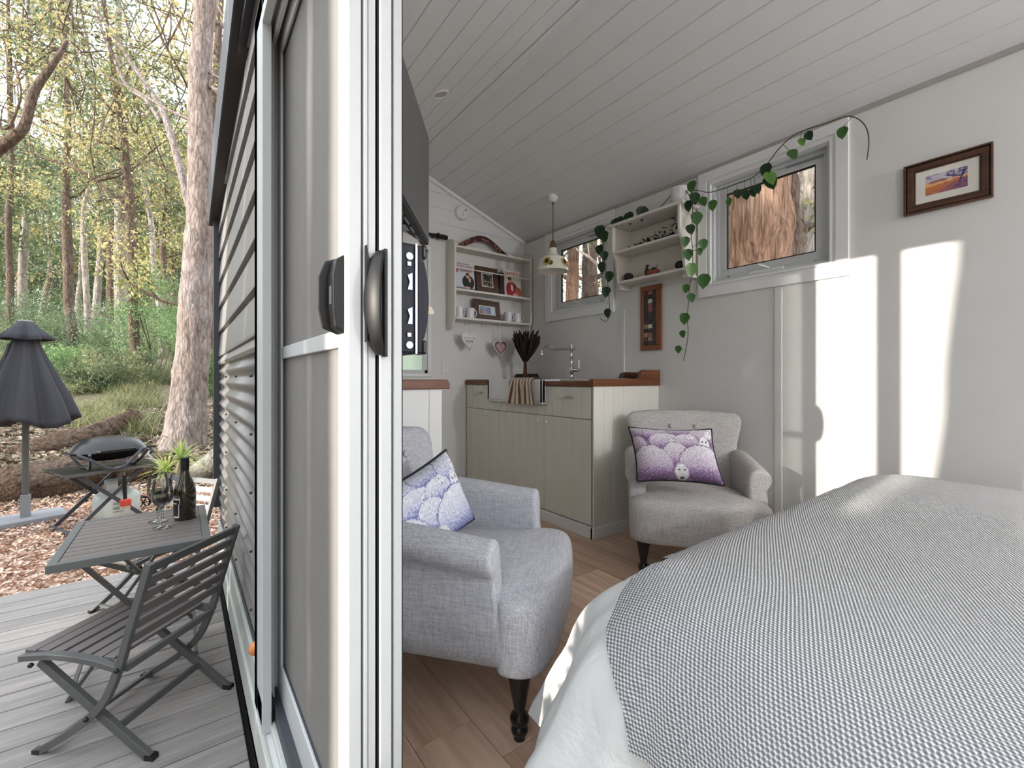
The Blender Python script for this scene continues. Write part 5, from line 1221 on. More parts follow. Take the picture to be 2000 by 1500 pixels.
def glass(p, label):
    t = thing('wine_glass', label, 'glass', p, 0, 'wine glasses on the bistro table'); d = (p-Vector((0, 0, CH))).dot(FW); h = 93/FPX*d; r = 17.8/FPX*d
    b = MB(); b.lathe([(r*0.88, 0.0), (r*0.88, 0.002), (r*0.3, 0.006), (r*0.12, h*0.06), (r*0.11, h*0.36), (r*0.2, h*0.42), (r*0.75, h*0.50), (r*0.98, h*0.60), (r, h*0.68), (r*0.92, h*0.82), (r*0.78, h), (r*0.75, h), (r*0.89, h*0.82), (r*0.96, h*0.68), (r*0.93, h*0.60), (r*0.7, h*0.52), (r*0.05, h*0.44)], (0, 0, 0), 28); b.obj('glass_body', GLASS2, t, True, world=False)
    b = MB(); b.lathe([(r*0.05, h*0.45), (r*0.68, h*0.525), (r*0.92, h*0.605), (r*0.945, h*0.66), (r*0.94, h*0.665)], (0, 0, 0), 28); b.obj('wine', WINE, t, True, world=False)
glass(gp1, 'front wine glass half full of red wine, nearer of the two'); glass(gp2, 'rear wine glass of red wine just behind the front one')

# ------------------------------------------------------------------ closed umbrella
UP = T_at(50, 1012, GZ+0.05); d = (UP-Vector((0, 0, CH))).dot(FW); k_ = d/FPX
um = thing('garden_umbrella', 'closed charcoal market umbrella standing in a grey base beside the deck', 'umbrella', (UP.x, UP.y, GZ))
def uz(py): return CH+(740-py)*k_
UMB = plain('charcoal_canvas', S(58, 58, 64), 0.85, var=0.06, scale=4, bump=0.1)
b = MB(); b.tube([(UP.x, UP.y, GZ+0.07), (UP.x, UP.y, uz(640))], 5*k_, 10); b.obj('pole', ALUD, um, True)
b = MB(); b.box((UP.x-0.034, UP.y-0.034, GZ+0.05), (UP.x+0.034, UP.y+0.034, uz(966))); b.tube([(UP.x-0.05, UP.y-0.01, uz(975)), (UP.x-0.03, UP.y, uz(975))], 0.012, 8); b.tube([(UP.x-0.05, UP.y-0.01, uz(990)), (UP.x-0.03, UP.y, uz(990))], 0.012, 8); b.obj('base_tube', plain('galvanised', S(140, 142, 146), 0.5, 0.3), um, bevel=0.003)
bc = Vector((UP.x-0.12, UP.y-0.02, 0)); Mr = Matrix.Translation(bc) @ Matrix.Rotation(0.32, 4, 'Z')
b = MB(); b.box((-0.42, -0.20, GZ+0.005), (0.42, 0.22, GZ+0.065), Mr); b.obj('base_slab', plain('grey_concrete_base', S(140, 141, 146), 0.8, var=0.06), um, bevel=0.012)
def cloth(name, rows, nf, seed, n=96):
    loops = []
    for (py, rpx, fold, wav) in rows:
        L = []
        for j in range(n):
            a = 2*PI*j/n; pl = math.sin(nf*a+seed+wav*0.6*math.sin(3*a))
            r = rpx*k_*(1+fold*(0.75*pl+0.25*math.sin(2.3*nf*a+1)))
            dz = wav*0.05*math.cos(nf*a*0.5+seed)
            L.append((UP.x+math.cos(a)*r, UP.y+math.sin(a)*r, uz(py)+dz))
        loops.append(L)
    b = MB(); b.loft(loops, cap=False); o = b.obj(name, UMB, um, 'all'); md = o.modifiers.new('th', 'SOLIDIFY'); md.thickness = 0.004; return o
cloth('canopy', [(655, 16, 0.04, 0), (672, 19, 0.1, 0), (700, 28, 0.16, 0.1), (740, 42, 0.18, 0.3), (780, 56, 0.19, 0.6), (815, 66, 0.19, 0.9), (826, 68, 0.2, 1.0)], 8, 0.4)
cloth('vent_flap', [(628, 11, 0.0, 0), (640, 17, 0.12, 0), (652, 27, 0.2, 0.1), (663, 34, 0.24, 0.2)], 6, 1.0)
b = MB(); b.lathe([(9*k_, uz(632)), (11*k_, uz(629)), (10*k_, uz(626)), (3*k_, uz(625))], (UP.x, UP.y, 0), 16); b.obj('top_cap', plain('grey_cap', S(150, 150, 152), 0.5), um, True)
b = MB(); b.bar((UP.x-20*k_, UP.y-0.05, uz(672)), (UP.x-24*k_, UP.y-0.08, uz(694)), 0.02, 0.004); b.obj('strap', UMB, um)

# ------------------------------------------------------------------ barbecue on its folding stand
Bq = T_at(200, 1015, GZ); dB = (Bq-Vector((0, 0, CH))).dot(FW); kb = dB/FPX
qc = W(212, 918, dB*0.98); QZ = W(212, 914, dB*0.96).z; qx, qy = qc.x, qc.y
ang = 0.42; Rq = Matrix.Translation((qx, qy, 0)) @ Matrix.Rotation(ang, 4, 'Z')
stt = thing('barbecue_stand', 'black folding stand under the small barbecue', 'stand', (qx, qy, GZ))
b = MB(); b.box((-0.40, -0.26, QZ-0.02), (0.40, 0.26, QZ), Rq); b.obj('top', BLACK, stt, bevel=0.004)
b = MB(); b.box((-0.40, -0.275, QZ-0.022), (0.40, -0.26, QZ+0.004), Rq); b.box((-0.40, 0.26, QZ-0.022), (0.40, 0.275, QZ+0.004), Rq); b.obj('side_rail', ALUD, stt)
b = MB(); b.tube([Rq @ Vector((0.42, -0.27, QZ-0.008)), Rq @ Vector((0.42, 0.27, QZ-0.008))], 0.010, 8); b.obj('grab_bar', SILVER, stt, True)
for yy in (-0.24, 0.24):
    b = MB(); b.bar(Rq @ Vector((-0.30, yy, QZ-0.02)), Rq @ Vector((0.26, yy*1.02, GZ)), 0.018, 0.034); b.obj('leg', CHAR, stt)
    b = MB(); b.bar(Rq @ Vector((0.20, yy*0.9, QZ-0.02)), Rq @ Vector((-0.36, yy*0.92, GZ)), 0.018, 0.034); b.obj('leg', CHAR, stt)
b = MB(); b.bar(Rq @ Vector((-0.36, -0.24, GZ+0.02)), Rq @ Vector((-0.36, 0.24, GZ+0.02)), 0.03, 0.03); b.bar(Rq @ Vector((0.26, -0.24, GZ+0.02)), Rq @ Vector((0.26, 0.24, GZ+0.02)), 0.03, 0.03); b.obj('foot_bar', CHAR, stt)
for yy in (-0.2, 0.28):
    b = MB(); L = []
    cw = Rq @ Vector((0.40, yy, GZ+0.07))
    for k in range(17): a = 2*PI*k/16; L.append(cw+(Rq.to_3x3() @ Vector((math.cos(a)*0.065, 0, math.sin(a)*0.065))))
    b.tube(L, 0.012, 6, cap=False)
    for k in range(3): a = PI*k/3; dv = Rq.to_3x3() @ Vector((math.cos(a)*0.06, 0, math.sin(a)*0.06)); b.bar(cw-dv, cw+dv, 0.01, 0.01)
    b.obj('wheel', BLACK, stt)
bq = thing('barbecue', 'black domed portable gas barbecue on the folding stand', 'barbecue', (qx, qy, QZ))
LID = Mat('black_lid_enamel', S(40, 40, 42), 0.3).m
def se(a, w_, d_, z, p=2.8): return [Rq @ Vector(v) for v in sell(0.0, 0, w_, d_, z, 32, p)]
zb = QZ+0.075
b = MB(); b.loft([se(0, 0.14, 0.10, zb), se(0, 0.22, 0.15, zb+0.025), se(0, 0.27, 0.185, zb+0.075), se(0, 0.285, 0.195, zb+0.085)]); b.obj('bowl', BLACK, bq, True)
b = MB(); b.loft([se(0, 0.30, 0.205, zb+0.085), se(0, 0.305, 0.21, zb+0.092), se(0, 0.285, 0.195, zb+0.12), se(0, 0.25, 0.17, zb+0.168, 2.5), se(0, 0.19, 0.13, zb+0.208, 2.3), se(0, 0.11, 0.08, zb+0.230, 2.1), se(0, 0.03, 0.02, zb+0.238, 2)]); b.obj('lid', LID, bq, True)
b = MB(); b.tube([Rq @ Vector(v) for v in ((-0.15, -0.20, zb+0.105), (-0.14, -0.235, zb+0.108), (0.14, -0.235, zb+0.108), (0.15, -0.20, zb+0.105))], 0.010, 8); b.obj('lid_handle', BLACK, bq, True)
for xx in (-0.20, 0.20):
    b = MB(); b.tube(catmull([Rq @ Vector(v) for v in ((xx*1.15, -0.27, zb+0.095), (xx*1.05, -0.21, zb+0.02), (xx*0.9, -0.10, QZ+0.016), (xx*0.85, 0.0, QZ+0.012), (xx*0.9, 0.10, QZ+0.016), (xx*1.05, 0.2, zb+0.02), (xx*1.15, 0.24, zb+0.09))], 4), 0.013, 8); b.obj('cradle', CHAR, bq, True)
b = MB(); b.tube(catmull([Rq @ Vector(v) for v in ((-0.31, -0.225, zb+0.10), (-0.22, -0.275, zb+0.04), (-0.1, -0.29, QZ+0.022), (0.02, -0.29, QZ+0.022), (0.12, -0.275, zb+0.04), (0.2, -0.225, zb+0.1))], 4), 0.014, 8); b.obj('front_cradle', CHAR, bq, True)
b = MB(); b.box((-0.055, -0.303, QZ+0.012), (-0.01, -0.297, QZ+0.03), Rq); b.obj('badge', SILVER, bq, bevel=0.003)
for s_ in (1, -1):
    b = MB(); b.box((s_*0.30-0.03, -0.12, zb+0.085), (s_*0.30+0.07, 0.12, zb+0.10), Rq); b.obj('side_handle', BLACK, bq, bevel=0.006)
b = MB(); c = Rq @ Vector((0.31, -0.10, zb+0.045)); b.ball(c, 0.035, 10); b.obj('gas_valve', CHAR, bq, True)
# gas bottle
gp = W(228, 935, dB*1.0); G2 = Vector((gp.x, gp.y, GZ)); rg = 35.5*kb
gc = thing('gas_bottle', 'pale green white gas bottle under the barbecue stand', 'gas bottle', G2)
GASM = plain('pale_cylinder_paint', S(196, 206, 202), 0.4, var=0.03)
zt = CH-(955-740)*kb-GZ
b = MB(); b.lathe([(rg*0.78, 0.0), (rg*0.8, 0.03), (rg*0.9, 0.04), (rg, 0.09), (rg, zt*0.72), (rg*0.93, zt*0.86), (rg*0.7, zt*0.96), (rg*0.35, zt), (rg*0.1, zt+0.004)], G2, 28); b.obj('cylinder', GASM, gc, True)
b = MB(); a1 = math.atan2(-G2.y, -G2.x)
for (d0, d1, h_) in ((-0.95, 0.1, 0.115), (1.0, 5.0, 0.10)):
    L = []
    for z in (zt-0.02, zt+h_): L.append([G2+Vector((math.cos(a1+d0+(d1-d0)*k/12)*rg*0.52, math.sin(a1+d0+(d1-d0)*k/12)*rg*0.52, z)) for k in range(13)])
    b.loft(L, closed=False, cap=False)
o = b.obj('collar', GASM, gc, True); md = o.modifiers.new('t', 'SOLIDIFY'); md.thickness = 0.006
b = MB(); b.lathe([(0.02, zt), (0.02, zt+0.05), (0.03, zt+0.055), (0.03, zt+0.075), (0.01, zt+0.08)], G2, 12); b.obj('valve', plain('brass', S(150, 120, 70), 0.4, 0.8), gc, True)
b = MB()
for k, (z, w1) in enumerate(((zt*0.66, .42), (zt*0.62, .36), (zt*0.52, .30), (zt*0.49, .26), (zt*0.46, .30), (zt*0.38, .45))):
    L = [[G2+Vector((math.cos(a1+0.0+(-.15+w1*q/6))*rg*1.006, math.sin(a1+(-.15+w1*q/6))*rg*1.006, z+e)) for q in range(7)] for e in (0, 0.006)]
    b.loft(L, closed=False, cap=False)
b.obj('printed_lines', plain('grey_print', S(110, 122, 122), 0.6), gc)
hs = catmull([c, W(290, 888, dB*0.95), W(308, 905, dB*0.95), W(312, 925, dB*0.95), W(300, 940, dB*0.97), W(280, 947, dB*0.98), W(252, 947, dB*1.0), Vector((G2.x+0.02, G2.y, GZ+zt+0.065))], 5)
b = MB(); b.tube(hs, 0.009, 8); tag(b.obj('gas_hose', plain('grey_hose', S(150, 150, 146), 0.5), smooth=True), 'looping grey gas hose between the barbecue and the gas bottle', 'hose')
# hanging scraper brush
sb_ = W(243, 928, dB*0.9); ks = dB*0.9/FPX
t = thing('barbecue_brush', 'black handled brush with red guard hanging from the barbecue stand', 'brush', sb_)
b = MB(); b.tube([sb_+Vector((0, 0, 0)), sb_+Vector((0, 0, -22*ks)), sb_+Vector((0.005, 0, -46*ks))], [3.2*ks, 3.8*ks, 3*ks], 8); b.obj('handle', BLACK, t, True)
b = MB(); b.box(sb_+Vector((-0.035, -0.02, -60*ks)), sb_+Vector((0.05, 0.02, -47*ks))); b.obj('guard', plain('red_guard', S(196, 66, 50), 0.5), t, bevel=0.012)
b = MB()
for q in range(6): b.bar(sb_+Vector((-0.015+q*0.010, 0, -60*ks)), sb_+Vector((-0.015+q*0.011, 0, -67*ks)), 0.005, 0.01)
b.obj('bristles', plain('bristle', S(196, 180, 160), 0.8), t)
b = MB(); b.tube([sb_, sb_+Vector((0, 0, 0.03))], 0.004, 6); b.obj('hook', SILVER, t)

# ------------------------------------------------------------------ spiky plant in the mulch behind the table
YP = T_at(318, 985, GZ); YP = Vector((W(318, 960, 3.9).x, W(318, 960, 3.9).y, GZ))
yc = thing('spiky_plant', 'spiky yellow green plant with two leafy heads on pale stems beside the deck', 'plant', YP)
STM = plain('pale_cane', S(176, 160, 150), 0.8, var=0.12, scale=14)
BLADE = vcol('blade', 0.45, trans=0.3)
heads = [(W(352, 898, 3.85), 0.27, 0), (W(325, 922, 3.95), 0.25, 1), (W(342, 975, 3.95), 0.2, 2)]
for h_, r_, ix in heads:
    b = MB(); b.tube(catmull([YP+Vector((0.02*ix, 0, 0)), YP.lerp(h_, 0.4)+Vector((0.01, 0, -0.01)), h_], 4), [0.016*k for k in lerp_list([1, 0.8, 0.7], 9)], 8); b.obj('stem', STM, yc, True)
    rr = random.Random(ix+40); V = []; Q = []; Cc = []
    for k in range(54):
        a = rr.uniform(0, 2*PI); el = rr.uniform(-0.3, 1.4); L_ = r_*rr.uniform(0.7, 1.1); d0 = Vector((math.cos(a)*math.cos(el), math.sin(a)*math.cos(el), math.sin(el)))
        s_ = d0.cross(Vector((0, 0, 1)))
        s_ = (s_.normalized() if s_.length > 0.01 else Vector((1, 0, 0)))*0.006
        p0 = h_; p1 = h_+d0*L_*0.5; p2 = h_+d0*L_+Vector((0, 0, -L_*0.22)); n0 = len(V)
        V += [p0-s_*0.7, p0+s_*0.7, p1+s_, p1-s_, p2+s_*0.08, p2-s_*0.08]; Q += [(n0, n0+1, n0+2, n0+3), (n0+3, n0+2, n0+4, n0+5)]
        col = mixc(S(120, 168, 62), S(208, 204, 120), rr.random()**1.5 if ix == 0 else rr.random()*0.8); Cc += [col[:3], mixc(col, S(216, 214, 140), 0.4)[:3]]
    bulk('leaf_rosette', [tuple(v) for v in V], Q, BLADE, Cc, yc)
# ------------------------------------------------------------------ forest
LEAFG = vcol('eucalypt_leaf', 0.5, trans=0.38)
def leafcards(C, size, n_per, spread, cols, seed, flat=0.6, long=2.6):
    """thin leaves scattered round the centres C; returns verts, quads, colours"""
    g = np.random.default_rng(seed); C = np.repeat(np.asarray(C), n_per, axis=0); N = len(C)
    d = g.normal(size=(N, 3)); d /= np.linalg.norm(d, axis=1, keepdims=True); r = g.random((N, 1))**0.5
    P = C+d*r*np.array([spread, spread, spread*flat])
    a = g.normal(size=(N, 3)); a[:, 2] -= 0.5; a /= np.linalg.norm(a, axis=1, keepdims=True)
    s = np.cross(a, g.normal(size=(N, 3))); s /= np.linalg.norm(s, axis=1, keepdims=True)
    L = size*(0.6+0.8*g.random((N, 1))); w = L/long
    V = np.stack([P-a*L/2, P+s*w/2, P+a*L/2, P-s*w/2], 1).reshape(-1, 3); F = np.arange(4*N).reshape(-1, 4)
    cols = np.array([c[:3] for c in cols]); cl = np.repeat(g.integers(0, len(cols), len(C)//n_per), n_per)
    base = cols[cl]; k = g.random((N, 1)); cc = base*(0.65+0.7*k)
    return V, F, cc
GOLD = [S(176, 170, 112), S(146, 150, 98), S(194, 178, 126), S(122, 136, 94), S(206, 192, 142)]
OLIVE = [S(122, 132, 96), S(108, 122, 92), S(142, 146, 106), S(96, 110, 82)]
COOL = [S(112, 130, 98), S(98, 118, 88), S(128, 144, 108)]
BRIGHT = [S(122, 152, 100), S(136, 164, 112), S(104, 134, 88)]
def limb(rng, p, d, L, r, depth, tubes, tips, up=0.25, nseg=6):
    pts = [p.copy()]; dd = d.normalized(); rs = [r]
    for i in range(nseg):
        dd = (dd+Vector((rng.gauss(0, .22), rng.gauss(0, .22), rng.gauss(up*0.3, .16)))).normalized()
        p = p+dd*(L/nseg); pts.append(p.copy()); rs.append(r*(1-0.72*(i+1)/nseg))
    tubes.append((pts, rs))
    if depth > 0:
        for k in range(3):
            q = pts[rng.randint(2, nseg)]; nd = (dd+Vector((rng.gauss(0, .8), rng.gauss(0, .8), rng.gauss(.15, .4)))).normalized()
            limb(rng, q, nd, L*rng.uniform(.45, .7), r*0.5, depth-1, tubes, tips, up, max(3, nseg-2))
    else: tips += [pts[-1], pts[-2], pts[len(pts)//2]]
def tree(name, label, trunk, radii, seed, barkm, leafcols, nbr=6, brL=2.5, leafsize=0.12, nleaf=40, spread=0.5, cat='tree', group=None, sides=12, start=0.45, extra=None, depth=1, brr=0.35, wob=0.12):
    rng = random.Random(seed); t = thing(name, label, cat, tuple(trunk[0]), 0, group)
    pts = catmull(trunk, 6); rs = lerp_list(radii, len(pts))
    b = MB(); b.tube(pts, rs, sides, wob=wob); b.obj('trunk', barkm, t, 'all')
    tubes = []; tips = []
    for k in range(nbr):
        f = start+(1-start)*(k+0.5)/nbr; i = min(int(f*(len(pts)-1)), len(pts)-1); a = rng.uniform(0, 2*PI)
        limb(rng, pts[i], Vector((math.cos(a), math.sin(a), rng.uniform(0.2, 0.9))), brL*rng.uniform(.7, 1.2), max(0.012, rs[i]*brr), depth, tubes, tips)
    if extra:
        for e in extra:
            tubes.append((catmull(e[0], 5), lerp_list(e[1], len(catmull(e[0], 5))))); tips += [Vector(e[0][-1])] if (len(e) < 3) else []
    if tubes:
        b = MB()
        for p_, r_ in tubes: b.tube(p_, r_, 5 if max(r_) < 0.06 else 8)
        stuff(b.obj('branches', barkm, t, 'all'))
    if nleaf and tips:
        V, F, c = leafcards([tuple(q) for q in tips], leafsize, nleaf, spread, leafcols, seed)
        stuff(bulk('foliage', V, F, LEAFG, c, t))
    return t
def path(pxs, dist, drift=0.0):   # points of a trunk that stands at one distance
    return [W(x, y, dist+drift*i) for i, (x, y) in enumerate(pxs)]
def base_at(px, dist):
    p = W(px, 740, dist); return Vector((p.x, p.y, gz(p.x, p.y)-0.1))

# the big grey gum beside the cabin
D0 = 7.9; tr_ = path([(357, 905), (362, 850), (370, 760), (378, 660), (384, 560), (390, 450), (394, 350), (393, 250), (389, 160), (397, 60), (402, 0), (410, -120), (424, -300), (440, -560)], D0)
tr_[0].z = gz(tr_[0].x, tr_[0].y)-0.1
k0 = D0/FPX/2
tree('gum_tree', 'large leaning grey gum tree standing just past the corner of the cabin', tr_, [90*k0, 72*k0, 60*k0, 55*k0, 52*k0, 48*k0, 45*k0, 42*k0, 38*k0, 35*k0, 37*k0, 36*k0, 28*k0, 14*k0], 1, BARK, GOLD, 7, 3.2, 0.10, 26, 0.6, sides=20, start=0.72, wob=0.16,
     extra=[(path([(392, 430), (372, 405), (352, 330), (333, 262), (312, 205), (268, 140), (222, 70), (180, 10), (140, -60)], D0+0.4, 0.25), [0.085, 0.08, 0.07, 0.06, 0.05, 0.04, 0.03, 0.02], 1),
            (path([(375, 235), (330, 215), (270, 180), (230, 160), (180, 130), (130, 75)], D0, 0.2), [0.03, 0.028, 0.02, 0.015, 0.01], 1),
            (path([(315, 238), (285, 195), (250, 170), (225, 120), (200, 60), (190, 0)], D0+1.4, 0.2), [0.05, 0.045, 0.04, 0.03, 0.02], 1),
            (path([(410, 170), (440, 185), (450, 192)], D0), [0.04, 0.035, 0.03], 1), (path([(404, 140), (430, 152), (452, 158)], D0), [0.02, 0.018, 0.012], 1)])
# brown trunk behind the umbrella
G1 = 'slender forest trees beyond the deck'
def T(label, pxs, dist, wpx, seed, bm, cols, **k):
    tr_ = path(pxs, dist); tr_[0] = Vector((tr_[0].x, tr_[0].y, gz(tr_[0].x, tr_[0].y)-0.1)); kk = dist/FPX/2
    return tree('tree', label, tr_, [w*kk for w in wpx], seed, bm, cols, group=G1, **k)
T('thin reddish brown tree with a charred base just right of the umbrella', [(150, 745), (147, 700), (141, 640), (134, 600), (133, 520), (130, 420), (129, 330), (133, 240), (128, 130), (120, 0), (115, -150)], 15, [22, 18, 16, 15, 16, 14, 12, 10, 9, 8, 4], 2, BARKD, OLIVE, nbr=7, brL=3.0, nleaf=30, leafsize=0.16, spread=0.7, start=0.5)
T('forked tree with a pale upper trunk left of the big gum', [(282, 790), (270, 740), (262, 660), (258, 560), (257, 470), (252, 380), (245, 320), (240, 250), (228, 200), (220, 120), (205, 20), (196, -120)], 13, [30, 20, 17, 17, 18, 17, 15, 13, 11, 9, 7, 3], 3, BARKD, GOLD, nbr=6, brL=3.0, nleaf=20, leafsize=0.13, spread=0.7, start=0.45,
  extra=[(path([(248, 395), (215, 375), (180, 350), (140, 325), (90, 310), (35, 288)], 13, 0.1), [0.09, 0.075, 0.06, 0.05, 0.035, 0.02], 1), (path([(190, 352), (225, 345), (240, 338)], 12.8), [0.05, 0.04, 0.02], 1)])
T('thick pale trunk directly behind the forked tree', [(236, 720), (235, 600), (234, 480), (235, 380), (235, 250), (232, 120), (230, -80)], 20, [20, 19, 19, 17, 15, 12, 6], 4, BARKP, OLIVE, nbr=7, brL=3.5, nleaf=46, leafsize=0.18, spread=0.9)
T('pale tree with spreading arms above the umbrella', [(45, 640), (44, 560), (46, 480), (50, 420), (48, 330), (52, 200), (60, 60), (66, -60)], 22, [16, 14, 12, 10, 9, 8, 7, 3], 5, BARKP, OLIVE, nbr=9, brL=3.2, nleaf=46, leafsize=0.18, spread=0.9)
T('thin dark tree at the far left edge', [(17, 660), (20, 560), (16, 440), (22, 300), (18, 120), (14, -60)], 18, [12, 11, 10, 9, 8, 4], 6, BARKD, COOL, nbr=8, brL=3, nleaf=46, leafsize=0.16, spread=0.8)
T('slim pale sapling between the brown tree and the forked tree', [(172, 700), (170, 600), (165, 500), (163, 420), (172, 370), (176, 330)], 17, [11, 10, 10, 8, 6, 4], 7, BARKP, COOL, nbr=6, brL=2.2, nleaf=50, leafsize=0.14, spread=0.6)
T('slender tree seen just left of the big gum trunk', [(318, 690), (312, 600), (300, 520), (296, 440), (280, 360), (262, 300)], 19, [12, 11, 10, 9, 7, 4], 8, BARKP, GOLD, nbr=7, brL=3, nleaf=50, leafsize=0.16, spread=0.8)
T('tree between the big gum and the cabin corner', [(412, 800), (412, 700), (410, 560), (408, 400), (420, 200), (430, 0), (440, -150)], 12, [26, 22, 20, 18, 15, 12, 5], 9, BARKD, GOLD, nbr=9, brL=3, nleaf=60, leafsize=0.13, spread=0.7, start=0.25)
# overhanging dark branch at the left edge
lp = path([(-60, 330), (0, 288), (28, 268), (48, 245), (62, 195), (75, 165), (100, 130), (120, 100), (131, 78)], 8.5)
tl = [W(-120, 905, 8.5), W(-118, 700, 8.5), W(-110, 500, 8.5), W(-70, 340, 8.5), W(-80, 150, 8.5), W(-90, -100, 8.5)]; tl[0].z = gz(tl[0].x, tl[0].y)-0.1
tree('gum_tree', 'twisted grey branch reaching in from the far left edge above the umbrella', tl, [0.24, 0.2, 0.18, 0.17, 0.14, 0.07], 12, BARKD, GOLD, 6, 3.4, 0.10, 34, 0.6, extra=[(lp, [0.12, 0.10, 0.085, 0.075, 0.07, 0.06, 0.04, 0.025], 1), (path([(-10, 240), (15, 250), (38, 200), (40, 170), (28, 120)], 8.3), [0.03, 0.025, 0.02, 0.015, 0.01], 1)], start=0.55)
# more distant trees, random
rg_ = random.Random(77)
for k in range(30):
    px = rg_.uniform(-60, 440); dist = rg_.uniform(19, 44); lean = rg_.uniform(-25, 25); h = rg_.uniform(8, 15); w = rg_.uniform(0.10, 0.24)
    B_ = base_at(px, dist); R_ = [B_+Vector((0, 0, h*f))+RT*(lean/FPX*dist*f+rg_.uniform(-.25, .25)) for f in (0, .2, .4, .6, .8, 1)]
    tree('tree', 'thin distant forest tree in the hazy background', R_, [w, w*.9, w*.8, w*.65, w*.45, w*.2], 100+k, rg_.choice([BARKP, BARKD, BARKP]), rg_.choice([OLIVE, COOL, GOLD]), nbr=7, brL=h*0.24, nleaf=42, leafsize=0.26, spread=1.1, sides=7, group='distant trees of the forest background', start=0.35, depth=1)
# high leafy crowns without trunks close to the viewer, upper left
for k, (px, py, dist, n_) in enumerate([(60, 60, 11, 1), (170, 90, 12, 1), (290, 60, 10, 1), (20, 170, 12, 1), (330, 110, 11, 0), (440, 120, 12, 0), (120, 200, 13, 1), (440, 300, 14, 0)]):
    c = W(px, py, dist); rr = random.Random(300+k); tubes = []; tips = []
    root_ = W(px+rr.uniform(-90, 90), py-220, dist+1)
    tt = thing('canopy_crown', ['golden green crown of leaves high at the upper left, left edge', 'golden crown hanging above the forked tree', 'golden crown just left of the big gum top', 'crown beside the twisted branch', 'small spray of leaves close left of the big gum', 'crown between the big gum top and the dark fascia', 'crown over the umbrella side of the sky', 'low crown between the big gum and the cladding'][k], 'foliage', tuple(root_), 0, 'leafy crowns at the upper left')
    for j in range(3): limb(rr, root_, (c-root_)+Vector((rr.gauss(0, 1), rr.gauss(0, 1), 0)), (c-root_).length*1.3, 0.035, 2, tubes, tips, up=-0.3)
    b = MB()
    for p_, r_ in tubes: b.tube(p_, r_, 5)
    stuff(b.obj('twigs', BARKD, tt, 'all'))
    V, F, cc = leafcards([tuple(q) for q in tips], 0.10, 26 if n_ else 11, 0.55, GOLD if n_ else GOLD+OLIVE, 400+k); stuff(bulk('foliage', V, F, LEAFG, cc, tt))

# undergrowth
def shrub(px, dist, r, h, cols, label, seed, n=900, size=0.09, lift=0.0):
    B_ = base_at(px, dist); g = np.random.default_rng(seed); N = 34; C = np.array(B_)+np.stack([g.normal(0, r*0.5, N), g.normal(0, r*0.5, N), lift+h*(0.15+0.8*g.random(N))], 1)
    t = thing('shrub', label, 'shrub', tuple(B_), 0, 'undergrowth shrubs behind the deck')
    V, F, c = leafcards(C, size, n//N*2, r*0.42, cols, seed, 0.7, 4.5); stuff(bulk('foliage', V, F, LEAFG, c, t))
    b = MB(); rr = random.Random(seed)
    for k in range(7): q = C[k*3]; b.tube([tuple(B_+Vector((rr.uniform(-.1, .1), rr.uniform(-.1, .1), 0))), tuple((np.array(B_)+q)/2+np.array([0.05, 0, 0])), tuple(q)], 0.012, 5)
    stuff(b.obj('twigs', BARKD, t))
SHR = [(305, 13.5, 1.15, 2.6, BRIGHT, 'bright feathery green shrub between the forked tree and the big gum', 0.7), (350, 15, 1.0, 2.0, BRIGHT, 'second bright feathery shrub, close behind the big gum', 0.4), (200, 15, 1.3, 1.7, COOL, 'broad grey green shrub left of the forked tree', 0), (95, 15, 1.3, 1.5, COOL, 'low green shrub behind the umbrella top', 0), (25, 15, 1.4, 1.9, COOL, 'green shrub at the left edge behind the umbrella', 0), (240, 12, 0.8, 1.0, OLIVE, 'olive bush at the foot of the forked tree', 0), (175, 11, 0.8, 0.8, OLIVE, 'low olive bush right of the umbrella', 0), (140, 12.5, 0.9, 0.9, BRIGHT, 'fresh green tuft at the foot of the brown tree', 0), (405, 11.5, 0.7, 1.3, BRIGHT, 'green shrub between the big gum and the cabin corner', 0), (270, 19, 2.0, 2.4, COOL, 'distant mass of shrubs in the middle of the forest', 0), (130, 20, 2.2, 2.2, COOL, 'distant shrubs behind the brown tree', 0), (20, 20, 2.2, 2.4, OLIVE, 'distant shrubs at the far left', 0), (390, 20, 2.2, 3.0, OLIVE, 'distant shrubs behind the big gum', 0)]
for k, (px, d_, w_) in enumerate([(-20, 34, 'at the far left'), (60, 38, 'beyond the umbrella'), (120, 33, 'beyond the brown trunk'), (175, 40, 'beyond the slim sapling'), (235, 36, 'beyond the forked tree'), (290, 42, 'left of the big gum'), (345, 35, 'just behind the big gum'), (400, 38, 'by the cabin corner'), (440, 44, 'hidden partly by the cabin corner'), (10, 50, 'deep at the far left'), (150, 52, 'deep in the middle'), (320, 52, 'deep near the big gum')]):
    SHR.append((px, d_, 4.2, 7.5, COOL if k % 3 else OLIVE, 'hazy distant thicket '+w_, 0.3))
for k, (px, d_, r_, h_, cl_, lb, lf) in enumerate(SHR): shrub(px, d_, r_, h_, cl_, lb, 500+k, 2600 if d_ < 30 else 3400, 0.10 if d_ < 30 else 0.34, lf)

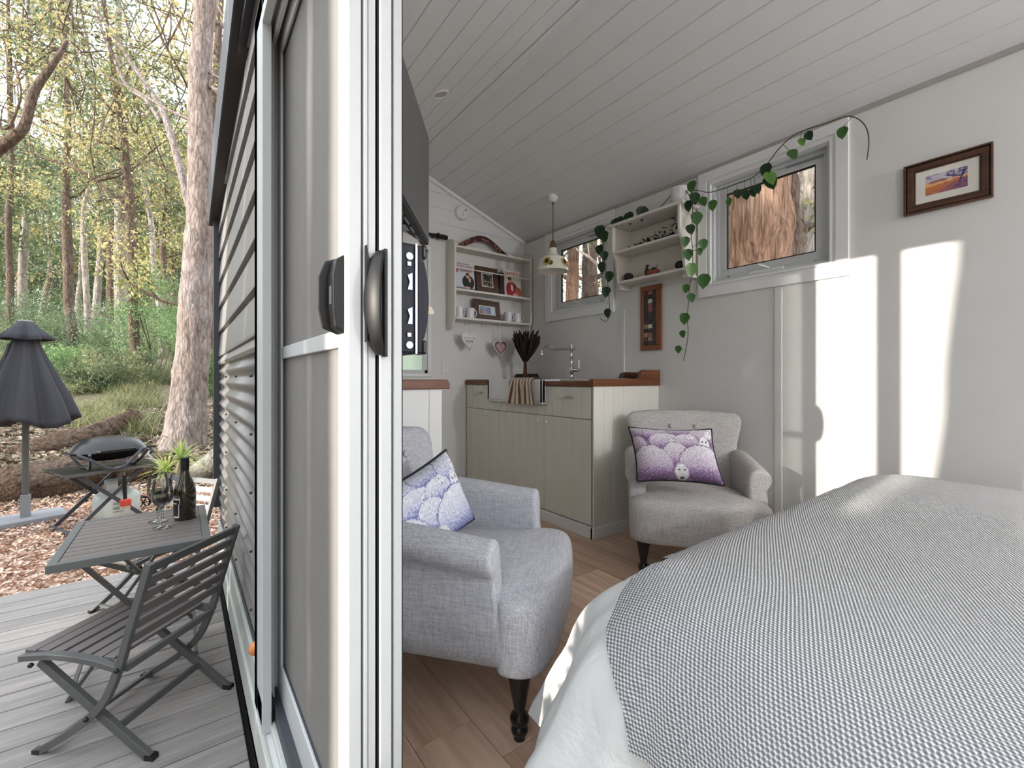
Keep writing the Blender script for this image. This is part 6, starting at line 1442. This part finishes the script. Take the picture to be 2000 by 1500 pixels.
# grass tufts, litter and chips
def blades(N, region, hmin, hmax, cols, seed, w=0.006):
    g = np.random.default_rng(seed); P = []
    while len(P) < N:
        px, dist = g.uniform(region[0], region[1]), g.uniform(region[2], region[3]); p = W(px, 740, dist); 
        if noise.noise(Vector((p.x*0.9, p.y*0.9, 2))) > -0.05: 
            for q in range(14): x, y = p.x+g.normal(0, .12), p.y+g.normal(0, .12); P.append((x, y, gz(x, y)))
    P = np.array(P[:N]); h = g.uniform(hmin, hmax, (N, 1)); a = g.normal(size=(N, 3))*0.45; a[:, 2] = 1; tip = P+a*h
    s = np.cross(a, g.normal(size=(N, 3))); s /= np.linalg.norm(s, axis=1, keepdims=True); s *= w
    V = np.stack([P-s, P+s, tip+s*0.2, tip-s*0.2], 1).reshape(-1, 3); c = np.array([x[:3] for x in cols])[g.integers(0, len(cols), N)]*g.uniform(.7, 1.25, (N, 1))
    return V, np.arange(4*N).reshape(-1, 4), c
V, F, c = blades(17000, (-60, 300, 8.0, 13), 0.08, 0.30, [S(134, 146, 96), S(112, 130, 84), S(170, 166, 128), S(150, 138, 112)], 31)
tag(stuff(bulk('grass', V, F, BLADE, c)), 'loose green and straw coloured grass growing behind the fallen logs', 'grass')
V, F, c = blades(9000, (-60, 440, 12, 24), 0.2, 0.5, [S(126, 138, 98), S(150, 144, 116), S(110, 124, 86)], 32, 0.012)
tag(stuff(bulk('grass', V, F, BLADE, c)), 'taller grass and ferns farther back among the tree trunks', 'grass')
def chips(N, xr, yr, size, cols, seed, cond=None):
    g = np.random.default_rng(seed); x = g.uniform(*xr, N); y = g.uniform(*yr, N)
    if cond is not None: k = cond(x, y); x, y = x[k], y[k]
    N = len(x); z = np.array([gz(a, b_) for a, b_ in zip(x, y)])+g.uniform(0.004, 0.03, N); P = np.stack([x, y, z], 1)
    a = g.normal(size=(N, 3)); a[:, 2] *= 0.35; a /= np.linalg.norm(a, axis=1, keepdims=True); s = np.cross(a, np.array([0, 0, 1.0])+0.6*g.normal(size=(N, 3))); s /= np.linalg.norm(s, axis=1, keepdims=True)
    L = size*g.uniform(.5, 1.5, (N, 1)); w = L*g.uniform(.25, .55, (N, 1))
    V = np.stack([P-a*L-s*w, P-a*L*.8+s*w, P+a*L+s*w*.8, P+a*L*.9-s*w], 1).reshape(-1, 3)
    c = np.array([q[:3] for q in cols])[g.integers(0, len(cols), N)]*g.uniform(.7, 1.2, (N, 1)); return V, np.arange(4*N).reshape(-1, 4), c
CH_ = vcol('wood_chip', 0.9)
V, F, c = chips(42000, (-4.2, 0.6), (4.09, 8.0), 0.017, [S(232, 204, 184), S(212, 178, 156), S(242, 226, 210), S(176, 138, 118), S(222, 192, 170), S(160, 130, 114)], 41)
tag(stuff(bulk('wood_chips', V, F, CH_, c)), 'orange brown wood chip mulch between the deck and the logs', 'mulch')
V, F, c = chips(26000, (-7, 2.5), (7.2, 13.0), 0.035, [S(150, 128, 112), S(112, 92, 80), S(186, 170, 156), S(96, 82, 70), S(140, 134, 104)], 42)
tag(stuff(bulk('leaf_litter', V, F, CH_, c)), 'grey brown leaf litter and bark under the trees', 'leaf litter')

# fallen logs
def log(label, pxs, rpx, seed, mat=LOGM):
    pts = []; 
    for (x, y, d_) in pxs:
        p = W(x, y, d_); pts.append(p)
    r = [q*pxs[min(i, len(pxs)-1)][2]/FPX for i, q in enumerate(rpx)]
    pts_ = catmull(pts, 6); b = MB(); b.tube(pts_, lerp_list(r, len(pts_)), 16, wob=0.35); tag(b.obj('fallen_log', mat, None, 'all'), label, 'log', 'fallen logs behind the mulch')
log('lowest fallen log lying behind the umbrella base and barbecue stand', [(-80, 965, 5.1), (40, 948, 5.35), (120, 935, 5.55), (190, 915, 5.9), (262, 900, 6.2)], [42, 40, 37, 30, 22], 1)
log('upper fallen log slanting up behind the barbecue', [(-80, 930, 6.4), (20, 908, 6.7), (100, 876, 7.1), (180, 850, 7.6), (235, 826, 8.1), (262, 812, 8.4)], [31, 30, 25, 22, 20, 15], 2)
log('short pale topped log in the grass right of the umbrella canopy', [(140, 832, 9.6), (185, 822, 9.6), (225, 826, 9.4)], [14, 16, 10], 3)
log('dark log butt between the forked tree and the big gum', [(236, 800, 11), (270, 800, 11), (296, 806, 10.8)], [15, 16, 15], 4)
log('dark log lying behind the foot of the big gum', [(300, 800, 12), (370, 806, 12), (440, 812, 12)], [12, 12, 12], 5)
log('dark fallen log behind the gas hose and spiky plant', [(225, 925, 6.0), (275, 915, 6.2), (330, 900, 6.5)], [22, 22, 18], 6)
log('mossy rough log at the foot of the corner post', [(372, 935, 6.2), (400, 915, 6.3), (440, 885, 6.4)], [18, 20, 20], 7, bark('lichen_log', S(168, 170, 158), S(92, 84, 78), 1.0))
b = MB(); rr = random.Random(8)
for k in range(46):
    px = rr.uniform(230, 330); py = rr.uniform(838, 905); d_ = 8.2+rr.uniform(-.5, .8); p = W(px, py, d_); q = p+Vector((rr.gauss(0, .35), rr.gauss(0, .35), rr.gauss(0, .12))); m_ = (p+q)/2+Vector((0, 0, rr.gauss(0, .06)))
    b.tube([p, m_, q], [0.012, 0.01, 0.004], 5)
b.tube(catmull([W(165, 858, 8.1), W(215, 832, 8.3), W(260, 815, 8.5), W(300, 795, 8.8)], 4), lerp_list([0.03, 0.025, 0.02, 0.01], 13), 6)
tag(stuff(b.obj('brushwood', BARKP)), 'tangle of pale dead sticks left of the big gum trunk', 'sticks')

# trees seen through the back windows
def wtree(label, x, y, r, seed, bm, h=6.0, lean=0.0, nleaf=20, group='trees behind the back windows', brL=1.6, nbr=5, kx=0):
    z0 = gz(x, y)-0.3; P = [Vector((x+lean*f+0.04*math.sin(f*9+seed), y+kx*f, z0+h*f)) for f in (0, .15, .3, .5, .7, .85, 1)]
    tree('tree', label, P, [r*1.15, r*1.05, r, r*.96, r*.92, r*.85, r*.7], seed, bm, OLIVE+GOLD, nbr=nbr, brL=brL, nleaf=nleaf, leafsize=0.10, spread=0.4, sides=24 if r > .3 else 10, start=0.4, group=group, wob=0.25)
# centre of the right window looks towards (x,y) growing along the ray at px 1480
def through(px, X): r = ray(px, 740); k = X/r.x; return r.y*k
wtree('huge sunlit stringy bark trunk filling most of the right back window', 4.9, through(1470, 4.9), 0.38, 51, BARKS, 7, nbr=2, nleaf=4)
wtree('dark leaning trunk just right of the huge trunk', 6.0, through(1562, 6.0), 0.20, 52, BARKD, 7, kx=0.35, nbr=3, nleaf=10)
wtree('pale trunk at the right side of the right back window', 8.2, through(1583, 8.2), 0.18, 53, BARKP, 9, nbr=4)
for k, (px, X, r) in enumerate([(1108, 6.5, 0.13), (1125, 8.5, 0.14), (1143, 7.2, 0.18), (1163, 9.5, 0.18), (1182, 6.8, 0.11), (1600, 12, .16), (1618, 10, .10), (1095, 10, .14), (1150, 12, .2)]):
    wtree('gum trunk seen through the left back window or far behind the right one', X, through(px, X), r, 60+k, [BARKS, BARKP, BARKD][k % 3], 9, nleaf=36, nbr=9, brL=2.0, lean=0.3*((-1)**k))
for k in range(10):
    px = [1100, 1120, 1140, 1160, 1180, 1200, 1590, 1610, 1575, 1630][k]; X = 8.5+1.1*(k % 4); y = through(px, X); g = np.random.default_rng(700+k); N = 40
    C = np.stack([X+g.normal(0, 1.0, N), y+g.normal(0, 1.3, N), g.uniform(-0.5, 4.5, N)], 1); V, F, c = leafcards(C, 0.10, 30, 0.5, OLIVE+GOLD+COOL, 700+k, 0.8)
    t = thing('shrub', 'leafy growth seen through the back windows', 'shrub', (X, y, -0.4), 0, 'leafy growth behind the back windows'); stuff(bulk('foliage', V, F, LEAFG, c, t))
    b = MB(); 
    for q in range(5): b.tube([(X, y, -0.8), tuple(C[q*3])], [0.03, 0.008], 5)
    stuff(b.obj('twigs', BARKD, t))
# greenery beyond the end window
for k in range(5):
    X = 3.0+k*0.5; y = 8.0+k*0.4; g = np.random.default_rng(800+k); N = 30; C = np.stack([X+g.normal(0, .6, N), y+g.normal(0, .6, N), g.uniform(-0.3, 3.2, N)], 1); V, F, c = leafcards(C, 0.12, 30, 0.4, BRIGHT, 800+k, 0.8)
    t = thing('shrub', 'bright greenery beyond the end window', 'shrub', (X, y, -0.4), 0, 'greenery beyond the end window'); stuff(bulk('foliage', V, F, LEAFG, c, t))
    b = MB()
    for q in range(5): b.tube([(X, y, -0.6), tuple(C[q*3])], [0.03, 0.008], 5)
    stuff(b.obj('twigs', BARKD, t))

# west side of the deck: post and trees that shade the cabin (outside the picture)
b = MB(); b.box((-1.25, 0.375, DZ), (-1.14, 0.485, 2.9)); tag(b.obj('shadow_post', plain('treated_post', S(120, 110, 98), 0.8)), 'unseen timber post added at the west side of the deck to cast a shadow', 'post')  # added unseen to cast the upright shadow between the wall's sun patches
def sy(yw, x): return yw-(XW-x)*0.06     # y at x of the sun ray that reaches the back wall at yw
for k, (yw, r, x, dz) in enumerate([(1.62, 0.27, -7, 0), (1.25, 0.10, -6, 0), (2.15, 0.26, -7.5, 0), (2.72, 0.32, -8, 0), (3.22, 0.20, -7, 0.05), (4.1, 0.36, -8, 0), (4.75, .35, -8.5, 0), (0.335, 0.165, -5.5, 0.06), (-0.75, 0.30, -6.5, 0), (-1.5, 0.35, -7.5, 0), (5.6, .4, -9, 0), (6.6, .4, -9, 0)]):
    y = sy(yw, x); z0 = GZ-0.2
    P = [Vector((x, y+dz*math.sin(f*8), z0+7*f)) for f in (0, .15, .3, .5, .7, 1)]
    tree('tree', 'gum tree west of the deck shading the cabin', P, [r*1.1, r, r, r*.95, r*.9, r*.6], 900+k, BARKD, OLIVE, nbr=5, brL=1.8, nleaf=30, leafsize=0.12, spread=0.5, start=0.6, group='gum trees west of the deck')

# forest on the near side of the clearing, behind the viewer
for k, (x, y, h_) in enumerate([(-6.5, -6.5, 6.5), (-4.2, -7.5, 7.5), (-2.0, -7.0, 6.5), (-9.5, -5.0, 7.0)]):
    g = np.random.default_rng(950+k); N = 60; C = np.stack([x+g.normal(0, 1.0, N), y+g.normal(0, .8, N), GZ+h_*g.random(N)], 1); V, F, c = leafcards(C, 0.30, 40, 0.9, OLIVE, 950+k, 0.8)
    t = thing('shrub', 'tall thicket at the clearing edge behind the viewer', 'shrub', (x, y, GZ), 0, 'thickets behind the viewer'); stuff(bulk('foliage', V, F, LEAFG, c, t))
    b = MB()
    for q in range(6): b.tube([(x, y, GZ-0.2), tuple(C[q*3])], [0.05, 0.01], 5)
    stuff(b.obj('twigs', BARKD, t))
# hedge and trough added out of view to keep low sun off the bed
t = thing('shade_hedge', 'unseen green hedge in a grey trough added to shade the bed', 'plant', (-1.75, 0.1, DZ))
b = MB(); b.box((-1.95, -0.6, DZ), (-1.55, 0.66, DZ+0.45)); b.obj('trough', ALUD, t, bevel=0.01)
g = np.random.default_rng(990); N = 700; C = np.stack([g.uniform(-1.93, -1.57, N), g.uniform(-0.6, 0.64, N), g.uniform(DZ+0.45, 1.12, N)], 1); V, F, c = leafcards(C, 0.06, 26, 0.07, COOL, 990, 0.8, 1.8)
stuff(bulk('foliage', V, F, LEAFG, c, t))
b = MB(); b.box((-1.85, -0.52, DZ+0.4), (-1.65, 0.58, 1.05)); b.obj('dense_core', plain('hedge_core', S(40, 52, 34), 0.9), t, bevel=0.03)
